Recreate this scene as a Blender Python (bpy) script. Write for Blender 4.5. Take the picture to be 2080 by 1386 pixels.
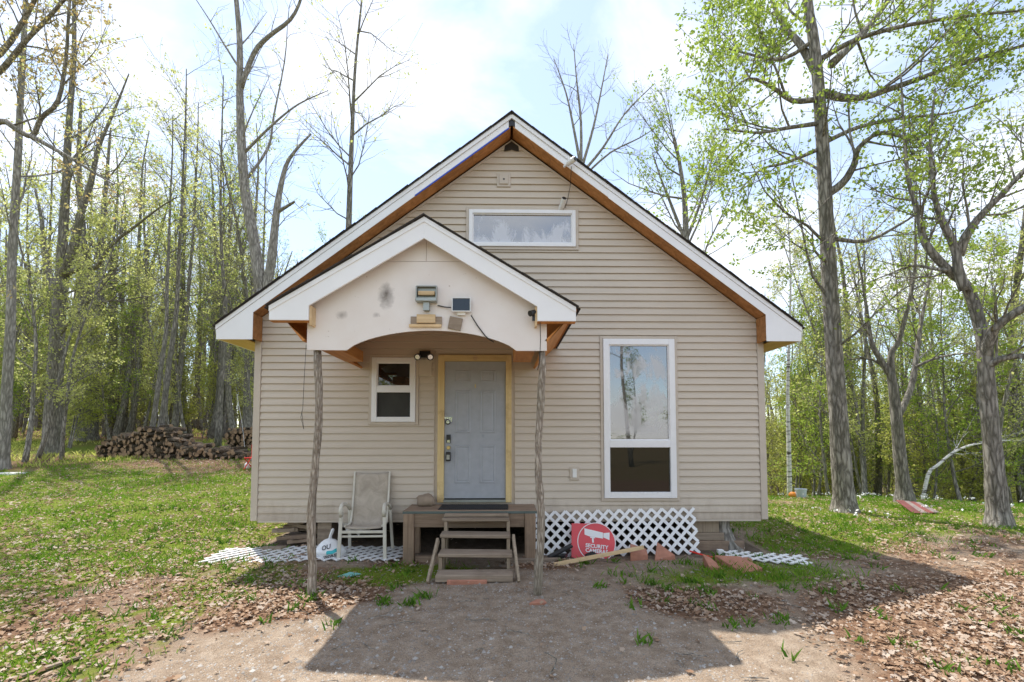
import bpy, math, random
import numpy as np
from mathutils import Vector, Matrix, noise as mnoise
random.seed(7); RNG = np.random.default_rng(7)
for o in list(bpy.data.objects): bpy.data.objects.remove(o)
scene = bpy.context.scene
COL = scene.collection
R = math.radians

# ------------------------------------------------------------------ camera, sky, sun, exposure
CAM = np.array([-0.1, -6.5, 1.6]); FPX = 921.0; PCX, PCY = 1040.0, 841.0
PITCH, YAW = R(2.8), R(0.94)
cd = bpy.data.cameras.new('camera'); cam = bpy.data.objects.new('camera', cd); COL.objects.link(cam)
cam.location = CAM; cam.rotation_euler = (R(90) + PITCH, 0, -YAW)
cd.sensor_width = 36.0; cd.sensor_fit = 'HORIZONTAL'; cd.lens = 36.0 * FPX / 2080.0
cd.shift_y = (PCY - 693.0) / 2080.0; cd.clip_start = 0.05; cd.clip_end = 2000
scene.camera = cam
SUN_DIR = Vector((-0.33, 0.40, 1.0)).normalized()
sun_el = math.asin(SUN_DIR.z); sun_az = math.atan2(SUN_DIR.x, SUN_DIR.y)
world = bpy.data.worlds.new('World'); scene.world = world; world.use_nodes = True
SKX, SKY, SKZ = 5.3, 2.6, 0.1
def build_world():
    nt = world.node_tree; N = nt.nodes; L = nt.links; N.clear()
    out = N.new('ShaderNodeOutputWorld'); bg = N.new('ShaderNodeBackground'); L.new(bg.outputs[0], out.inputs[0])
    sky = N.new('ShaderNodeTexSky'); sky.sky_type = 'NISHITA'; sky.sun_disc = False
    sky.sun_elevation = sun_el; sky.sun_rotation = sun_az; sky.air_density = 1.0; sky.dust_density = 0.2; sky.ozone_density = 2.0
    tc = N.new('ShaderNodeTexCoord'); mp = N.new('ShaderNodeMapping'); mp.inputs['Scale'].default_value = (1.0, 1.0, 2.2)
    mp.inputs['Location'].default_value = (SKX, SKY, SKZ)
    L.new(tc.outputs['Generated'], mp.inputs[0])
    n1 = N.new('ShaderNodeTexNoise'); n1.inputs['Scale'].default_value = 2.1; n1.inputs['Detail'].default_value = 7; n1.inputs['Roughness'].default_value = 0.55; n1.inputs['Distortion'].default_value = 0.35
    L.new(mp.outputs[0], n1.inputs['Vector'])
    rp = N.new('ShaderNodeValToRGB'); rp.color_ramp.elements[0].position = 0.44; rp.color_ramp.elements[1].position = 0.62; rp.color_ramp.elements[0].color = (0.30, 0.30, 0.30, 1)
    L.new(n1.outputs['Fac'], rp.inputs[0])
    mx = N.new('ShaderNodeMixRGB'); mx.inputs['Color2'].default_value = (4.5, 4.6, 4.75, 1)
    ml = N.new('ShaderNodeMath'); ml.operation = 'MULTIPLY'; ml.inputs[1].default_value = 0.92
    L.new(rp.outputs[0], ml.inputs[0]); L.new(ml.outputs[0], mx.inputs['Fac']); L.new(sky.outputs[0], mx.inputs['Color1'])
    L.new(mx.outputs[0], bg.inputs[0]); bg.inputs[1].default_value = 0.096
build_world()
sd = bpy.data.lights.new('sun', 'SUN'); sd.energy = 2.05; sd.angle = R(0.6); sd.color = (1.0, 0.94, 0.85)
sun = bpy.data.objects.new('sun', sd); COL.objects.link(sun); sun.location = (-6, 8, 22)
sun.rotation_euler = (-SUN_DIR).to_track_quat('-Z', 'Y').to_euler()
vs = scene.view_settings; vs.view_transform = 'Standard'; vs.look = 'None'; vs.exposure = 1.68; vs.gamma = 1.0; vs.use_curve_mapping = False
scene.render.engine = 'CYCLES'

# ------------------------------------------------------------------ helpers
_fw = np.array([math.sin(YAW) * math.cos(PITCH), math.cos(YAW) * math.cos(PITCH), math.sin(PITCH)])
_rt = np.array([math.cos(YAW), -math.sin(YAW), 0.0]); _up = np.cross(_rt, _fw)
def ray(px, py): return _fw + _rt * ((px - PCX) / FPX) + _up * (-(py - PCY) / FPX)
def onY(px, py, y):
    d = ray(px, py); return CAM + d * ((y - CAM[1]) / d[1])
def atD(px, py, dep): return CAM + ray(px, py) * dep

def _h(ix, iy, s):
    v = np.sin(ix * 127.1 + iy * 311.7 + s * 74.7) * 43758.5453
    return v - np.floor(v)
def vnoise(x, y, s=0):
    x = np.asarray(x, float); y = np.asarray(y, float)
    ix = np.floor(x); iy = np.floor(y); fx = x - ix; fy = y - iy
    fx = fx * fx * (3 - 2 * fx); fy = fy * fy * (3 - 2 * fy)
    a = _h(ix, iy, s); b = _h(ix + 1, iy, s); c = _h(ix, iy + 1, s); d = _h(ix + 1, iy + 1, s)
    return (a * (1 - fx) + b * fx) * (1 - fy) + (c * (1 - fx) + d * fx) * fy
def fbm(x, y, s=0, o=4):
    t = 0; a = 0.5; f = 1.0; n = 0
    for i in range(o):
        t = t + a * vnoise(np.asarray(x) * f, np.asarray(y) * f, s + i * 13); n += a; a *= 0.5; f *= 2.03
    return t / n
def sst(a, b, x):
    t = np.clip((np.asarray(x, float) - a) / (b - a), 0, 1); return t * t * (3 - 2 * t)
def ground_z(x, y):
    x = np.asarray(x, float); y = np.asarray(y, float)
    yl = np.maximum(0, y + 0.6)
    yl = np.where(yl > 26, 26 + (yl - 26) * 0.25, yl)
    left = (1 - sst(-3.4, 2.0, x)) * 0.080 * yl * sst(-1.0, 3.0, y)
    yr = np.maximum(0, y - 3.8 - 0.25 * np.maximum(0, 8 - x))
    yr = np.where(yr > 30, 30 + (yr - 30) * 0.1, yr)
    right = -sst(2.5, 6.0, x) * 0.16 * yr * sst(0, 6, yr)
    rx = -0.05 * np.maximum(0, x - 9.5)
    rx = np.maximum(rx, -1.5)
    bump = (fbm(x * 0.7, y * 0.7, 3) - 0.5) * 0.10 + (fbm(x * 3.1, y * 3.1, 5) - 0.5) * 0.035
    near = -0.05 * sst(0.2, 0.9, x) * (1 - sst(-1.5, 0.5, np.abs(y) - 0.8)) 
    return left + right + rx + bump * (1 - 0.6 * np.exp(-((x + 0.4) ** 2 + (y + 1.5) ** 2) / 2)) + near
def gz(x, y): return float(ground_z(x, y))

ORG = {}
def reg(o, parent):
    COL.objects.link(o)
    if parent is not None: o.parent = parent
    return o
def tag(o, label, cat, group=None):
    o['label'] = label; o['category'] = cat
    if group: o['group'] = group
    return o
def thing(name, label, cat, loc=(0, 0, 0), rz=0.0, group=None):
    o = bpy.data.objects.new(name, None); COL.objects.link(o); o.location = loc; o.rotation_euler = (0, 0, rz)
    o.empty_display_size = 0.1
    ORG[o.name] = Vector(loc)
    return tag(o, label, cat, group)
class MB:
    def __init__(s): s.v = []; s.f = []; s.m = []; s.smooth = False
    def add(s, vs, fs, mi=0):
        b = len(s.v); s.v.extend([tuple(map(float, p)) for p in vs]); s.f.extend([tuple(b + i for i in f) for f in fs]); s.m.extend([mi] * len(fs)); return s
    def box(s, x0, x1, y0, y1, z0, z1, mi=0):
        return s.add([(x0, y0, z0), (x1, y0, z0), (x1, y1, z0), (x0, y1, z0), (x0, y0, z1), (x1, y0, z1), (x1, y1, z1), (x0, y1, z1)],
                     [(0, 3, 2, 1), (4, 5, 6, 7), (0, 1, 5, 4), (1, 2, 6, 5), (2, 3, 7, 6), (3, 0, 4, 7)], mi)
    def obox(s, c, ax, hs, mi=0):
        c = Vector(c); X, Y, Z = [Vector(a) for a in ax]
        P = []
        for sz in (-1, 1):
            for sx, sy in ((-1, -1), (1, -1), (1, 1), (-1, 1)):
                P.append(c + X * hs[0] * sx + Y * hs[1] * sy + Z * hs[2] * sz)
        return s.add(P, [(0, 3, 2, 1), (4, 5, 6, 7), (0, 1, 5, 4), (1, 2, 6, 5), (2, 3, 7, 6), (3, 0, 4, 7)], mi)
    def bar(s, a, b, w, t, upv=(0, 0, 1), mi=0):
        a = Vector(a); b = Vector(b); d = b - a; L = d.length; d.normalize()
        u = Vector(upv); sd_ = d.cross(u)
        if sd_.length < 1e-4: sd_ = d.cross(Vector((1, 0, 0)))
        sd_.normalize(); u = sd_.cross(d).normalized()
        return s.obox((a + b) / 2, (d, sd_, u), (L / 2, w / 2, t / 2), mi)
    def prism(s, poly, y0, y1, mi=0):
        n = len(poly); P = [(x, y0, z) for x, z in poly] + [(x, y1, z) for x, z in poly]
        ar = sum(poly[i][0] * poly[(i + 1) % n][1] - poly[(i + 1) % n][0] * poly[i][1] for i in range(n))
        f = [tuple(range(n)), tuple(range(2 * n - 1, n - 1, -1))]
        if ar < 0: f = [tuple(reversed(q)) for q in f]
        for i in range(n):
            j = (i + 1) % n
            f.append((i, n + i, n + j, j) if ar > 0 else (i, j, n + j, n + i))
        return s.add(P, f, mi)
    def tube(s, pts, rads, n=6, cap=True, mi=0, jit=0.0):
        pts = [Vector(p) for p in pts]; b = len(s.v); k = len(pts)
        nrm = None
        for i, p in enumerate(pts):
            d = (pts[min(i + 1, k - 1)] - pts[max(i - 1, 0)]).normalized()
            if nrm is None:
                nrm = d.cross(Vector((0.3, 0.9, 0.2)))
                if nrm.length < 1e-3: nrm = d.cross(Vector((1, 0, 0)))
            nrm = (nrm - d * nrm.dot(d)).normalized(); bi = d.cross(nrm)
            for q in range(n):
                a = 2 * math.pi * q / n; rr = rads[i] * (1 + (random.uniform(-jit, jit) if jit else 0))
                s.v.append(tuple(p + nrm * (math.cos(a) * rr) + bi * (math.sin(a) * rr)))
        for i in range(k - 1):
            for q in range(n):
                r_ = (q + 1) % n
                s.f.append((b + i * n + q, b + i * n + r_, b + (i + 1) * n + r_, b + (i + 1) * n + q)); s.m.append(mi)
        if cap:
            s.f.append(tuple(b + q for q in reversed(range(n)))); s.m.append(mi)
            s.f.append(tuple(b + (k - 1) * n + q for q in range(n))); s.m.append(mi)
        return s
    def ball(s, c, r, nu=10, nv=6, mi=0):
        b = len(s.v); c = Vector(c); rx, ry, rz = (r, r, r) if not hasattr(r, '__len__') else r
        for j in range(nv + 1):
            t = math.pi * j / nv
            for i in range(nu):
                a = 2 * math.pi * i / nu
                s.v.append((c.x + rx * math.sin(t) * math.cos(a), c.y + ry * math.sin(t) * math.sin(a), c.z + rz * math.cos(t)))
        for j in range(nv):
            for i in range(nu):
                i2 = (i + 1) % nu
                s.f.append((b + j * nu + i, b + (j + 1) * nu + i, b + (j + 1) * nu + i2, b + j * nu + i2)); s.m.append(mi)
        return s
    def xf(s, M, start=0):
        for i in range(start, len(s.v)): s.v[i] = tuple(M @ Vector(s.v[i]))
        return s
    def mesh(s, name, mats, off=(0, 0, 0)):
        me = bpy.data.meshes.new(name); ox, oy, oz = off
        me.from_pydata([(x - ox, y - oy, z - oz) for x, y, z in s.v], [], s.f)
        if not isinstance(mats, (list, tuple)): mats = [mats]
        for m in mats: me.materials.append(m)
        if len(mats) > 1: me.polygons.foreach_set('material_index', s.m)
        if s.smooth: me.polygons.foreach_set('use_smooth', [True] * len(me.polygons))
        me.update(); return me
    def build(s, name, mats, parent=None, bevel=0.0):
        off = ORG.get(parent.name, Vector((0, 0, 0))) if parent is not None else Vector((0, 0, 0))
        o = bpy.data.objects.new(name, s.mesh(name, mats, off)); reg(o, parent)
        ORG[o.name] = off
        if bevel:
            md = o.modifiers.new('bevel', 'BEVEL'); md.width = bevel; md.segments = 1; md.limit_method = 'ANGLE'
        return o
def solo(mb, name, mats, label, cat, loc, group=None, bevel=0.0):
    """a thing that is one mesh, origin at loc"""
    o = bpy.data.objects.new(name, mb.mesh(name, mats, loc)); COL.objects.link(o); o.location = loc
    ORG[o.name] = Vector(loc)
    if bevel:
        md = o.modifiers.new('bevel', 'BEVEL'); md.width = bevel; md.segments = 1; md.limit_method = 'ANGLE'
    return tag(o, label, cat, group)
def copy_tree(o, loc, rz, sc=1.0):
    c = o.copy(); COL.objects.link(c); c.location = loc; c.rotation_euler = (0, 0, rz); c.scale = (sc, sc, sc)
    for ch in o.children:
        k = ch.copy(); COL.objects.link(k); k.parent = c
        for g in ch.children:
            q = g.copy(); COL.objects.link(q); q.parent = k
    return c

# ------------------------------------------------------------------ materials
def newmat(name):
    m = bpy.data.materials.new(name); m.use_nodes = True; nt = m.node_tree
    return m, nt, nt.nodes['Principled BSDF']
def ramp(nt, fac, stops):
    r = nt.nodes.new('ShaderNodeValToRGB'); e = r.color_ramp.elements
    while len(e) < len(stops): e.new(0.5)
    for el, (p, c) in zip(e, stops): el.position = p; el.color = (*c, 1)
    nt.links.new(fac, r.inputs[0]); return r.outputs[0]
def coords(nt, scale=(1, 1, 1), kind='Object', rot=(0, 0, 0)):
    tc = nt.nodes.new('ShaderNodeTexCoord'); mp = nt.nodes.new('ShaderNodeMapping')
    mp.inputs['Scale'].default_value = scale; mp.inputs['Rotation'].default_value = rot
    nt.links.new(tc.outputs[kind], mp.inputs[0]); return mp.outputs[0]
def noise(nt, vec, scale, detail=4, rough=0.55, dist=0.0):
    n = nt.nodes.new('ShaderNodeTexNoise'); n.inputs['Scale'].default_value = scale; n.inputs['Detail'].default_value = detail
    n.inputs['Roughness'].default_value = rough; n.inputs['Distortion'].default_value = dist
    nt.links.new(vec, n.inputs['Vector']); return n.outputs['Fac']
def bump(nt, h, bsdf, st=0.3, dist=0.01):
    b = nt.nodes.new('ShaderNodeBump'); b.inputs['Strength'].default_value = st; b.inputs['Distance'].default_value = dist
    nt.links.new(h, b.inputs['Height']); nt.links.new(b.outputs[0], bsdf.inputs['Normal'])
def mixc(nt, fac, a, b, mode='MIX'):
    m = nt.nodes.new('ShaderNodeMixRGB'); m.blend_type = mode
    for i, v in ((0, fac), (1, a), (2, b)):
        if hasattr(v, 'is_output'): nt.links.new(v, m.inputs[i])
        elif i == 0: m.inputs[0].default_value = v
        else: m.inputs[i].default_value = (*v, 1)
    return m.outputs[0]
def plain(name, c, rough=0.5, var=0.12, scale=6, metal=0.0, bmp=0.0, spec=0.5):
    m, nt, b = newmat(name); v = coords(nt)
    n = noise(nt, v, scale, 5)
    lo = tuple(x * (1 - var) for x in c); hi = tuple(min(1, x * (1 + var)) for x in c)
    nt.links.new(ramp(nt, n, [(0.3, lo), (0.7, hi)]), b.inputs['Base Color'])
    b.inputs['Roughness'].default_value = rough; b.inputs['Metallic'].default_value = metal; b.inputs['Specular IOR Level'].default_value = spec
    if bmp: bump(nt, noise(nt, v, scale * 6, 4), b, bmp, 0.004)
    return m
def wood(name, dark, light, axis='x', rough=0.75, grain=14.0, spot=0.0, spotc=(0.05, 0.03, 0.02)):
    m, nt, b = newmat(name)
    sc = {'x': (0.6, grain, grain), 'y': (grain, 0.6, grain), 'z': (grain, grain, 0.6)}[axis]
    v = coords(nt, sc); n = noise(nt, v, 2.2, 6, 0.65, 0.6)
    col = ramp(nt, n, [(0.25, dark), (0.5, tuple((a + c) / 2 for a, c in zip(dark, light))), (0.75, light)])
    v2 = coords(nt); n2 = noise(nt, v2, 2.5, 5, 0.7)
    if spot: col = mixc(nt, ramp(nt, n2, [(0.5, (0, 0, 0)), (0.72, (spot,) * 3)]), col, spotc)
    gi = nt.nodes.new('ShaderNodeObjectInfo')
    hv = nt.nodes.new('ShaderNodeHueSaturation'); nt.links.new(col, hv.inputs['Color'])
    mr = nt.nodes.new('ShaderNodeMapRange'); mr.inputs[3].default_value = 0.82; mr.inputs[4].default_value = 1.15
    nt.links.new(gi.outputs['Random'], mr.inputs[0]); nt.links.new(mr.outputs[0], hv.inputs['Value'])
    nt.links.new(hv.outputs[0], b.inputs['Base Color']); b.inputs['Roughness'].default_value = rough; b.inputs['Specular IOR Level'].default_value = 0.25
    bump(nt, n, b, 0.35, 0.004)
    return m
def bark(name, dark, light, vs=1.0, moss=0.0):
    m, nt, b = newmat(name)
    v = coords(nt, (9 * vs, 9 * vs, 1.6 * vs)); n = noise(nt, v, 2.0, 6, 0.7, 0.8)
    v2 = coords(nt); n2 = noise(nt, v2, 1.3, 4)
    vo = nt.nodes.new('ShaderNodeTexVoronoi'); vo.feature = 'DISTANCE_TO_EDGE'; vo.inputs['Scale'].default_value = 1.0
    ds = nt.nodes.new('ShaderNodeMixRGB'); ds.blend_type = 'ADD'; ds.inputs[0].default_value = 0.9; nt.links.new(coords(nt, (16 * vs, 16 * vs, 3.0 * vs)), ds.inputs[1]); nt.links.new(n, ds.inputs[2])
    nt.links.new(ds.outputs[0], vo.inputs['Vector'])
    mn = nt.nodes.new('ShaderNodeMath'); mn.operation = 'MINIMUM'; mn.inputs[1].default_value = 0.3; nt.links.new(vo.outputs['Distance'], mn.inputs[0])
    ma = nt.nodes.new('ShaderNodeMath'); ma.operation = 'MULTIPLY_ADD'; ma.inputs[1].default_value = 1.15; ma.inputs[2].default_value = -0.16; nt.links.new(mn.outputs[0], ma.inputs[0])
    sm = nt.nodes.new('ShaderNodeMath'); sm.operation = 'ADD'; nt.links.new(ma.outputs[0], sm.inputs[0]); nt.links.new(n, sm.inputs[1]); n = sm.outputs[0]
    col = ramp(nt, n, [(0.32, dark), (0.52, tuple((a + c) / 2 for a, c in zip(dark, light))), (0.7, light)])
    col = mixc(nt, ramp(nt, n2, [(0.45, (0, 0, 0)), (0.7, (0.5 + moss,) * 3)]), col, tuple(0.55 * a + 0.45 * c for a, c in zip(dark, (0.16, 0.17, 0.10))))
    nt.links.new(col, b.inputs['Base Color']); b.inputs['Roughness'].default_value = 0.95; b.inputs['Specular IOR Level'].default_value = 0.1
    bump(nt, n, b, 0.9, 0.03)
    return m
def leafmat(name, cols, trans=0.5, scale=0.5):
    m = bpy.data.materials.new(name); m.use_nodes = True; nt = m.node_tree; nt.nodes.clear()
    out = nt.nodes.new('ShaderNodeOutputMaterial'); g = nt.nodes.new('ShaderNodeNewGeometry')
    v = coords(nt); n = noise(nt, v, scale, 3)
    ad = nt.nodes.new('ShaderNodeMath'); ad.operation = 'MULTIPLY_ADD'; ad.inputs[1].default_value = 0.55
    nt.links.new(g.outputs['Random Per Island'], ad.inputs[0])
    ml = nt.nodes.new('ShaderNodeMath'); ml.operation = 'MULTIPLY'; ml.inputs[1].default_value = 0.45; nt.links.new(n, ml.inputs[0])
    nt.links.new(ml.outputs[0], ad.inputs[2])
    k = len(cols); col = ramp(nt, ad.outputs[0], [(0.1 + 0.8 * i / max(1, k - 1), c) for i, c in enumerate(cols)])
    d = nt.nodes.new('ShaderNodeBsdfDiffuse'); t = nt.nodes.new('ShaderNodeBsdfTranslucent'); mx = nt.nodes.new('ShaderNodeMixShader')
    mx.inputs[0].default_value = trans
    nt.links.new(col, d.inputs[0]); nt.links.new(col, t.inputs[0]); nt.links.new(d.outputs[0], mx.inputs[1]); nt.links.new(t.outputs[0], mx.inputs[2])
    nt.links.new(mx.outputs[0], out.inputs[0]); return m

M = {}
def siding_mat():
    m, nt, b = newmat('tan vinyl'); v = coords(nt, (0.5, 1, 6)); n = noise(nt, v, 3, 5)
    v2 = coords(nt); n2 = noise(nt, v2, 0.9, 4)
    col = ramp(nt, n, [(0.3, (0.56, 0.49, 0.405)), (0.7, (0.61, 0.535, 0.445))])
    col = mixc(nt, ramp(nt, n2, [(0.45, (0, 0, 0)), (0.75, (0.35,) * 3)]), col, (0.50, 0.43, 0.345))
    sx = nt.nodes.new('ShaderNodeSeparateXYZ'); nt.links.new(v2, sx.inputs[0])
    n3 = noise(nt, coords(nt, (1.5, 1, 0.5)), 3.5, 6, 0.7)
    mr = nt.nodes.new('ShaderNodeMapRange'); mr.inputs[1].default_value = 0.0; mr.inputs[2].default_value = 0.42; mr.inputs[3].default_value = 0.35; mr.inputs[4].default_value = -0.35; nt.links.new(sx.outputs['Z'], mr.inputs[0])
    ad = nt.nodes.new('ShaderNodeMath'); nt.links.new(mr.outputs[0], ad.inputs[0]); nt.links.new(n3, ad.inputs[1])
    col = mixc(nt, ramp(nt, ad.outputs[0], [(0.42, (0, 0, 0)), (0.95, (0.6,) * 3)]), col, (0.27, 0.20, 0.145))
    nt.links.new(col, b.inputs['Base Color']); b.inputs['Roughness'].default_value = 0.5; b.inputs['Specular IOR Level'].default_value = 0.3
    return m
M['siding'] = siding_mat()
M['trim'] = plain('tan trim', (0.54, 0.47, 0.39), 0.5, 0.05)
M['white'] = plain('white painted trim', (0.85, 0.855, 0.87), 0.45, 0.04, 2.0)
M['vinyl'] = plain('white vinyl frame', (0.82, 0.82, 0.83), 0.3, 0.03)
M['osb'] = wood('stained soffit wood', (0.30, 0.125, 0.04), (0.60, 0.29, 0.11), 'x', 0.7, 7, 0.45, (0.10, 0.045, 0.02))
M['orange'] = wood('orange porch wood', (0.42, 0.16, 0.04), (0.66, 0.30, 0.09), 'y', 0.6, 9)
M['yellowply'] = wood('yellow plywood', (0.52, 0.36, 0.13), (0.66, 0.48, 0.20), 'y', 0.7, 5)
M['pine'] = wood('pale raw pine', (0.52, 0.36, 0.19), (0.74, 0.56, 0.34), 'x', 0.7, 12, 0.3, (0.25, 0.13, 0.06))
M['jamb'] = wood('unpainted yellow pine', (0.50, 0.37, 0.17), (0.68, 0.54, 0.29), 'z', 0.6, 9, 0.6, (0.24, 0.12, 0.04))
M['grey_wood'] = wood('weathered grey wood', (0.20, 0.15, 0.11), (0.42, 0.34, 0.26), 'x', 0.85, 16, 0.5, (0.12, 0.085, 0.06))
M['deckz'] = wood('weathered red brown posts', (0.18, 0.12, 0.08), (0.38, 0.275, 0.195), 'z', 0.85, 12, 0.6, (0.16, 0.12, 0.09))
M['deckx'] = wood('weathered red brown boards', (0.18, 0.125, 0.085), (0.37, 0.275, 0.20), 'x', 0.85, 12, 0.6, (0.14, 0.10, 0.08))
M['stripz'] = wood('weathered grey upright', (0.22, 0.17, 0.12), (0.43, 0.35, 0.26), 'z', 0.85, 14, 0.4, (0.12, 0.09, 0.06))
M['black'] = plain('black plastic', (0.015, 0.015, 0.017), 0.35, 0.2)
M['cable'] = plain('black cable', (0.012, 0.012, 0.012), 0.5, 0.1)
M['metal'] = plain('dull galvanised metal', (0.34, 0.36, 0.34), 0.4, 0.15, 4, 0.6)
M['chrome'] = plain('bright lamp glass', (0.7, 0.72, 0.74), 0.12, 0.2, 40, 0.8)
M['brass'] = plain('brass', (0.55, 0.42, 0.18), 0.3, 0.1, 8, 0.8)
M['whiteplastic'] = plain('white plastic', (0.78, 0.78, 0.76), 0.35, 0.04)
M['shingle'] = plain('dark asphalt shingle', (0.045, 0.040, 0.037), 0.95, 0.35, 25, 0, 0.5)
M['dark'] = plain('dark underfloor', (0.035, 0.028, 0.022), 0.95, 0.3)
M['stone'] = plain('sandy stone', (0.30, 0.235, 0.175), 0.9, 0.2, 9, 0, 0.5)
M['brick'] = plain('broken red paver', (0.42, 0.19, 0.125), 0.9, 0.18, 10, 0, 0.4)
M['mat'] = plain('dark ribbed rubber', (0.028, 0.028, 0.03), 0.8, 0.3, 30, 0, 0.4)
M['red'] = plain('red sign paint', (0.68, 0.07, 0.085), 0.45, 0.07, 3)
M['redplastic'] = plain('red plastic', (0.75, 0.035, 0.02), 0.4, 0.08)
M['signwhite'] = plain('white sign print', (0.80, 0.80, 0.80), 0.45, 0.02)
M['lattice'] = plain('white plastic lattice', (0.80, 0.80, 0.80), 0.4, 0.06, 5)
M['bag'] = plain('thin white plastic bag', (0.78, 0.79, 0.80), 0.3, 0.05, 7, 0, 0.6)
M['teal'] = plain('teal print', (0.03, 0.42, 0.46), 0.4, 0.05)
M['ink'] = plain('black print', (0.02, 0.02, 0.025), 0.5, 0.05)
M['chairframe'] = plain('cream powder coat', (0.62, 0.59, 0.51), 0.4, 0.08, 8)
def sling_mat():
    m, nt, b = newmat('tan mesh sling'); v = coords(nt)
    n = noise(nt, v, 7, 5, 0.65, 0.8)
    col = ramp(nt, n, [(0.3, (0.36, 0.31, 0.25)), (0.55, (0.46, 0.40, 0.325)), (0.75, (0.55, 0.485, 0.40))])
    nt.links.new(col, b.inputs['Base Color']); b.inputs['Roughness'].default_value = 0.7
    w = nt.nodes.new('ShaderNodeTexChecker'); w.inputs['Scale'].default_value = 260; nt.links.new(v, w.inputs['Vector'])
    bump(nt, w.outputs['Fac'], b, 0.25, 0.002); return m
M['sling'] = sling_mat()
def door_mat():
    m, nt, b = newmat('grey primed door'); v = coords(nt); n = noise(nt, v, 3.5, 3, 0.5); n2 = noise(nt, v, 11, 4)
    col = ramp(nt, n2, [(0.3, (0.335, 0.36, 0.40)), (0.7, (0.385, 0.41, 0.455))])
    col = mixc(nt, ramp(nt, n, [(0.66, (0, 0, 0)), (0.70, (0.55,) * 3)]), col, (0.22, 0.26, 0.29))
    nt.links.new(col, b.inputs['Base Color']); b.inputs['Roughness'].default_value = 0.45; return m
M['door'] = door_mat()
def arch_mat():
    m, nt, b = newmat('whitewashed plywood'); v = coords(nt); n = noise(nt, v, 2.0, 5, 0.6)
    col = ramp(nt, n, [(0.3, (0.76, 0.69, 0.64)), (0.7, (0.82, 0.775, 0.745))])
    sp = noise(nt, v, 26, 2, 0.5)
    col = mixc(nt, ramp(nt, sp, [(0.73, (0, 0, 0)), (0.78, (0.5,) * 3)]), col, (0.30, 0.2, 0.14))
    # a soot smudge and two knot stains in the sheet
    for (cx, cz, sx, sz, st) in ((-1.30, 3.03, 0.07, 0.12, 0.9), (-1.75, 2.83, 0.05, 0.04, 0.55), (-1.40, 2.83, 0.03, 0.025, 0.5)):
        tc = nt.nodes.new('ShaderNodeTexCoord'); mp = nt.nodes.new('ShaderNodeMapping'); mp.vector_type = 'TEXTURE'
        mp.inputs['Location'].default_value = (cx - ARX, 0, cz - ARZ); mp.inputs['Scale'].default_value = (sx, 50, sz)
        nt.links.new(tc.outputs['Object'], mp.inputs[0])
        ln = nt.nodes.new('ShaderNodeVectorMath'); ln.operation = 'LENGTH'; nt.links.new(mp.outputs[0], ln.inputs[0])
        wob = nt.nodes.new('ShaderNodeMath'); wob.operation = 'MULTIPLY_ADD'; wob.inputs[1].default_value = 1.6
        nt.links.new(noise(nt, v, 14, 4, 0.6), wob.inputs[0]); nt.links.new(ln.outputs['Value'], wob.inputs[2])
        f = ramp(nt, wob.outputs[0], [(0.85, (st,) * 3), (1.0, (0, 0, 0))])
        mm = nt.nodes.new('ShaderNodeMapRange'); mm.inputs[1].default_value = 0.7; mm.inputs[2].default_value = 2.1; mm.inputs[3].default_value = st; mm.inputs[4].default_value = 0
        nt.links.new(wob.outputs[0], mm.inputs[0])
        col = mixc(nt, mm.outputs[0], col, (0.10, 0.075, 0.06))
    nt.links.new(col, b.inputs['Base Color']); b.inputs['Roughness'].default_value = 0.6; return m
ARX, ARZ = -0.9, 0.0
M['arch'] = arch_mat()
def glass_mat(name, film=None, cior=1.7):
    """dark double glazing; film = list of colour stops for a dried whitish film on the glass"""
    m, nt, b = newmat(name); b.inputs['Base Color'].default_value = (0.012, 0.014, 0.013, 1); b.inputs['Roughness'].default_value = 0.02
    b.inputs['IOR'].default_value = 1.5; b.inputs['Coat Weight'].default_value = 1.0; b.inputs['Coat Roughness'].default_value = 0.02; b.inputs['Coat IOR'].default_value = cior
    if film:
        v = coords(nt); out = nt.nodes['Material Output']
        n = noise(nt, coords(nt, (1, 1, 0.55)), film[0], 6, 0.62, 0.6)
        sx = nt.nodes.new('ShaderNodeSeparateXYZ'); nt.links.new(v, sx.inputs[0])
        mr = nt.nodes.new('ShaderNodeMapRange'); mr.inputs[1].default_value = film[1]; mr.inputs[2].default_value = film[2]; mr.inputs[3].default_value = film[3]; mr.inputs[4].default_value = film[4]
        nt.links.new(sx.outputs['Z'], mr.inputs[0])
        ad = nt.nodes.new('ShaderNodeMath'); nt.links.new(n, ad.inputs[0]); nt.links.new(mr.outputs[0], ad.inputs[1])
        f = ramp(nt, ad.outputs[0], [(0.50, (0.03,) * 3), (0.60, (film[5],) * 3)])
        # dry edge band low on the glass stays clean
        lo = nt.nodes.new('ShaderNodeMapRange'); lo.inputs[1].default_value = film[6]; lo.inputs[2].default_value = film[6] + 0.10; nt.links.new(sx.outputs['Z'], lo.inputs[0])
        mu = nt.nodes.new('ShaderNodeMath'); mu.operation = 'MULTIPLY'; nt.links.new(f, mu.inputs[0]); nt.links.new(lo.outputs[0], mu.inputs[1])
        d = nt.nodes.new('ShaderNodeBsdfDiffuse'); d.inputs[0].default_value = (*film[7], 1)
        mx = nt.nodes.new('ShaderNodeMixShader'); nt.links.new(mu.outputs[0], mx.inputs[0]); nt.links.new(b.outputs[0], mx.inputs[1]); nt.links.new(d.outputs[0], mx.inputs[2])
        nt.links.new(mx.outputs[0], out.inputs[0])
    return m
M['glass'] = glass_mat('dark window glass')
M['dullglass'] = glass_mat('dim lower glass'); M['dullglass'].node_tree.nodes['Principled BSDF'].inputs['Coat Weight'].default_value = 0.25
M['screen'] = plain('dark insect screen', (0.022, 0.022, 0.018), 0.6, 0.3, 5)
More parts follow.
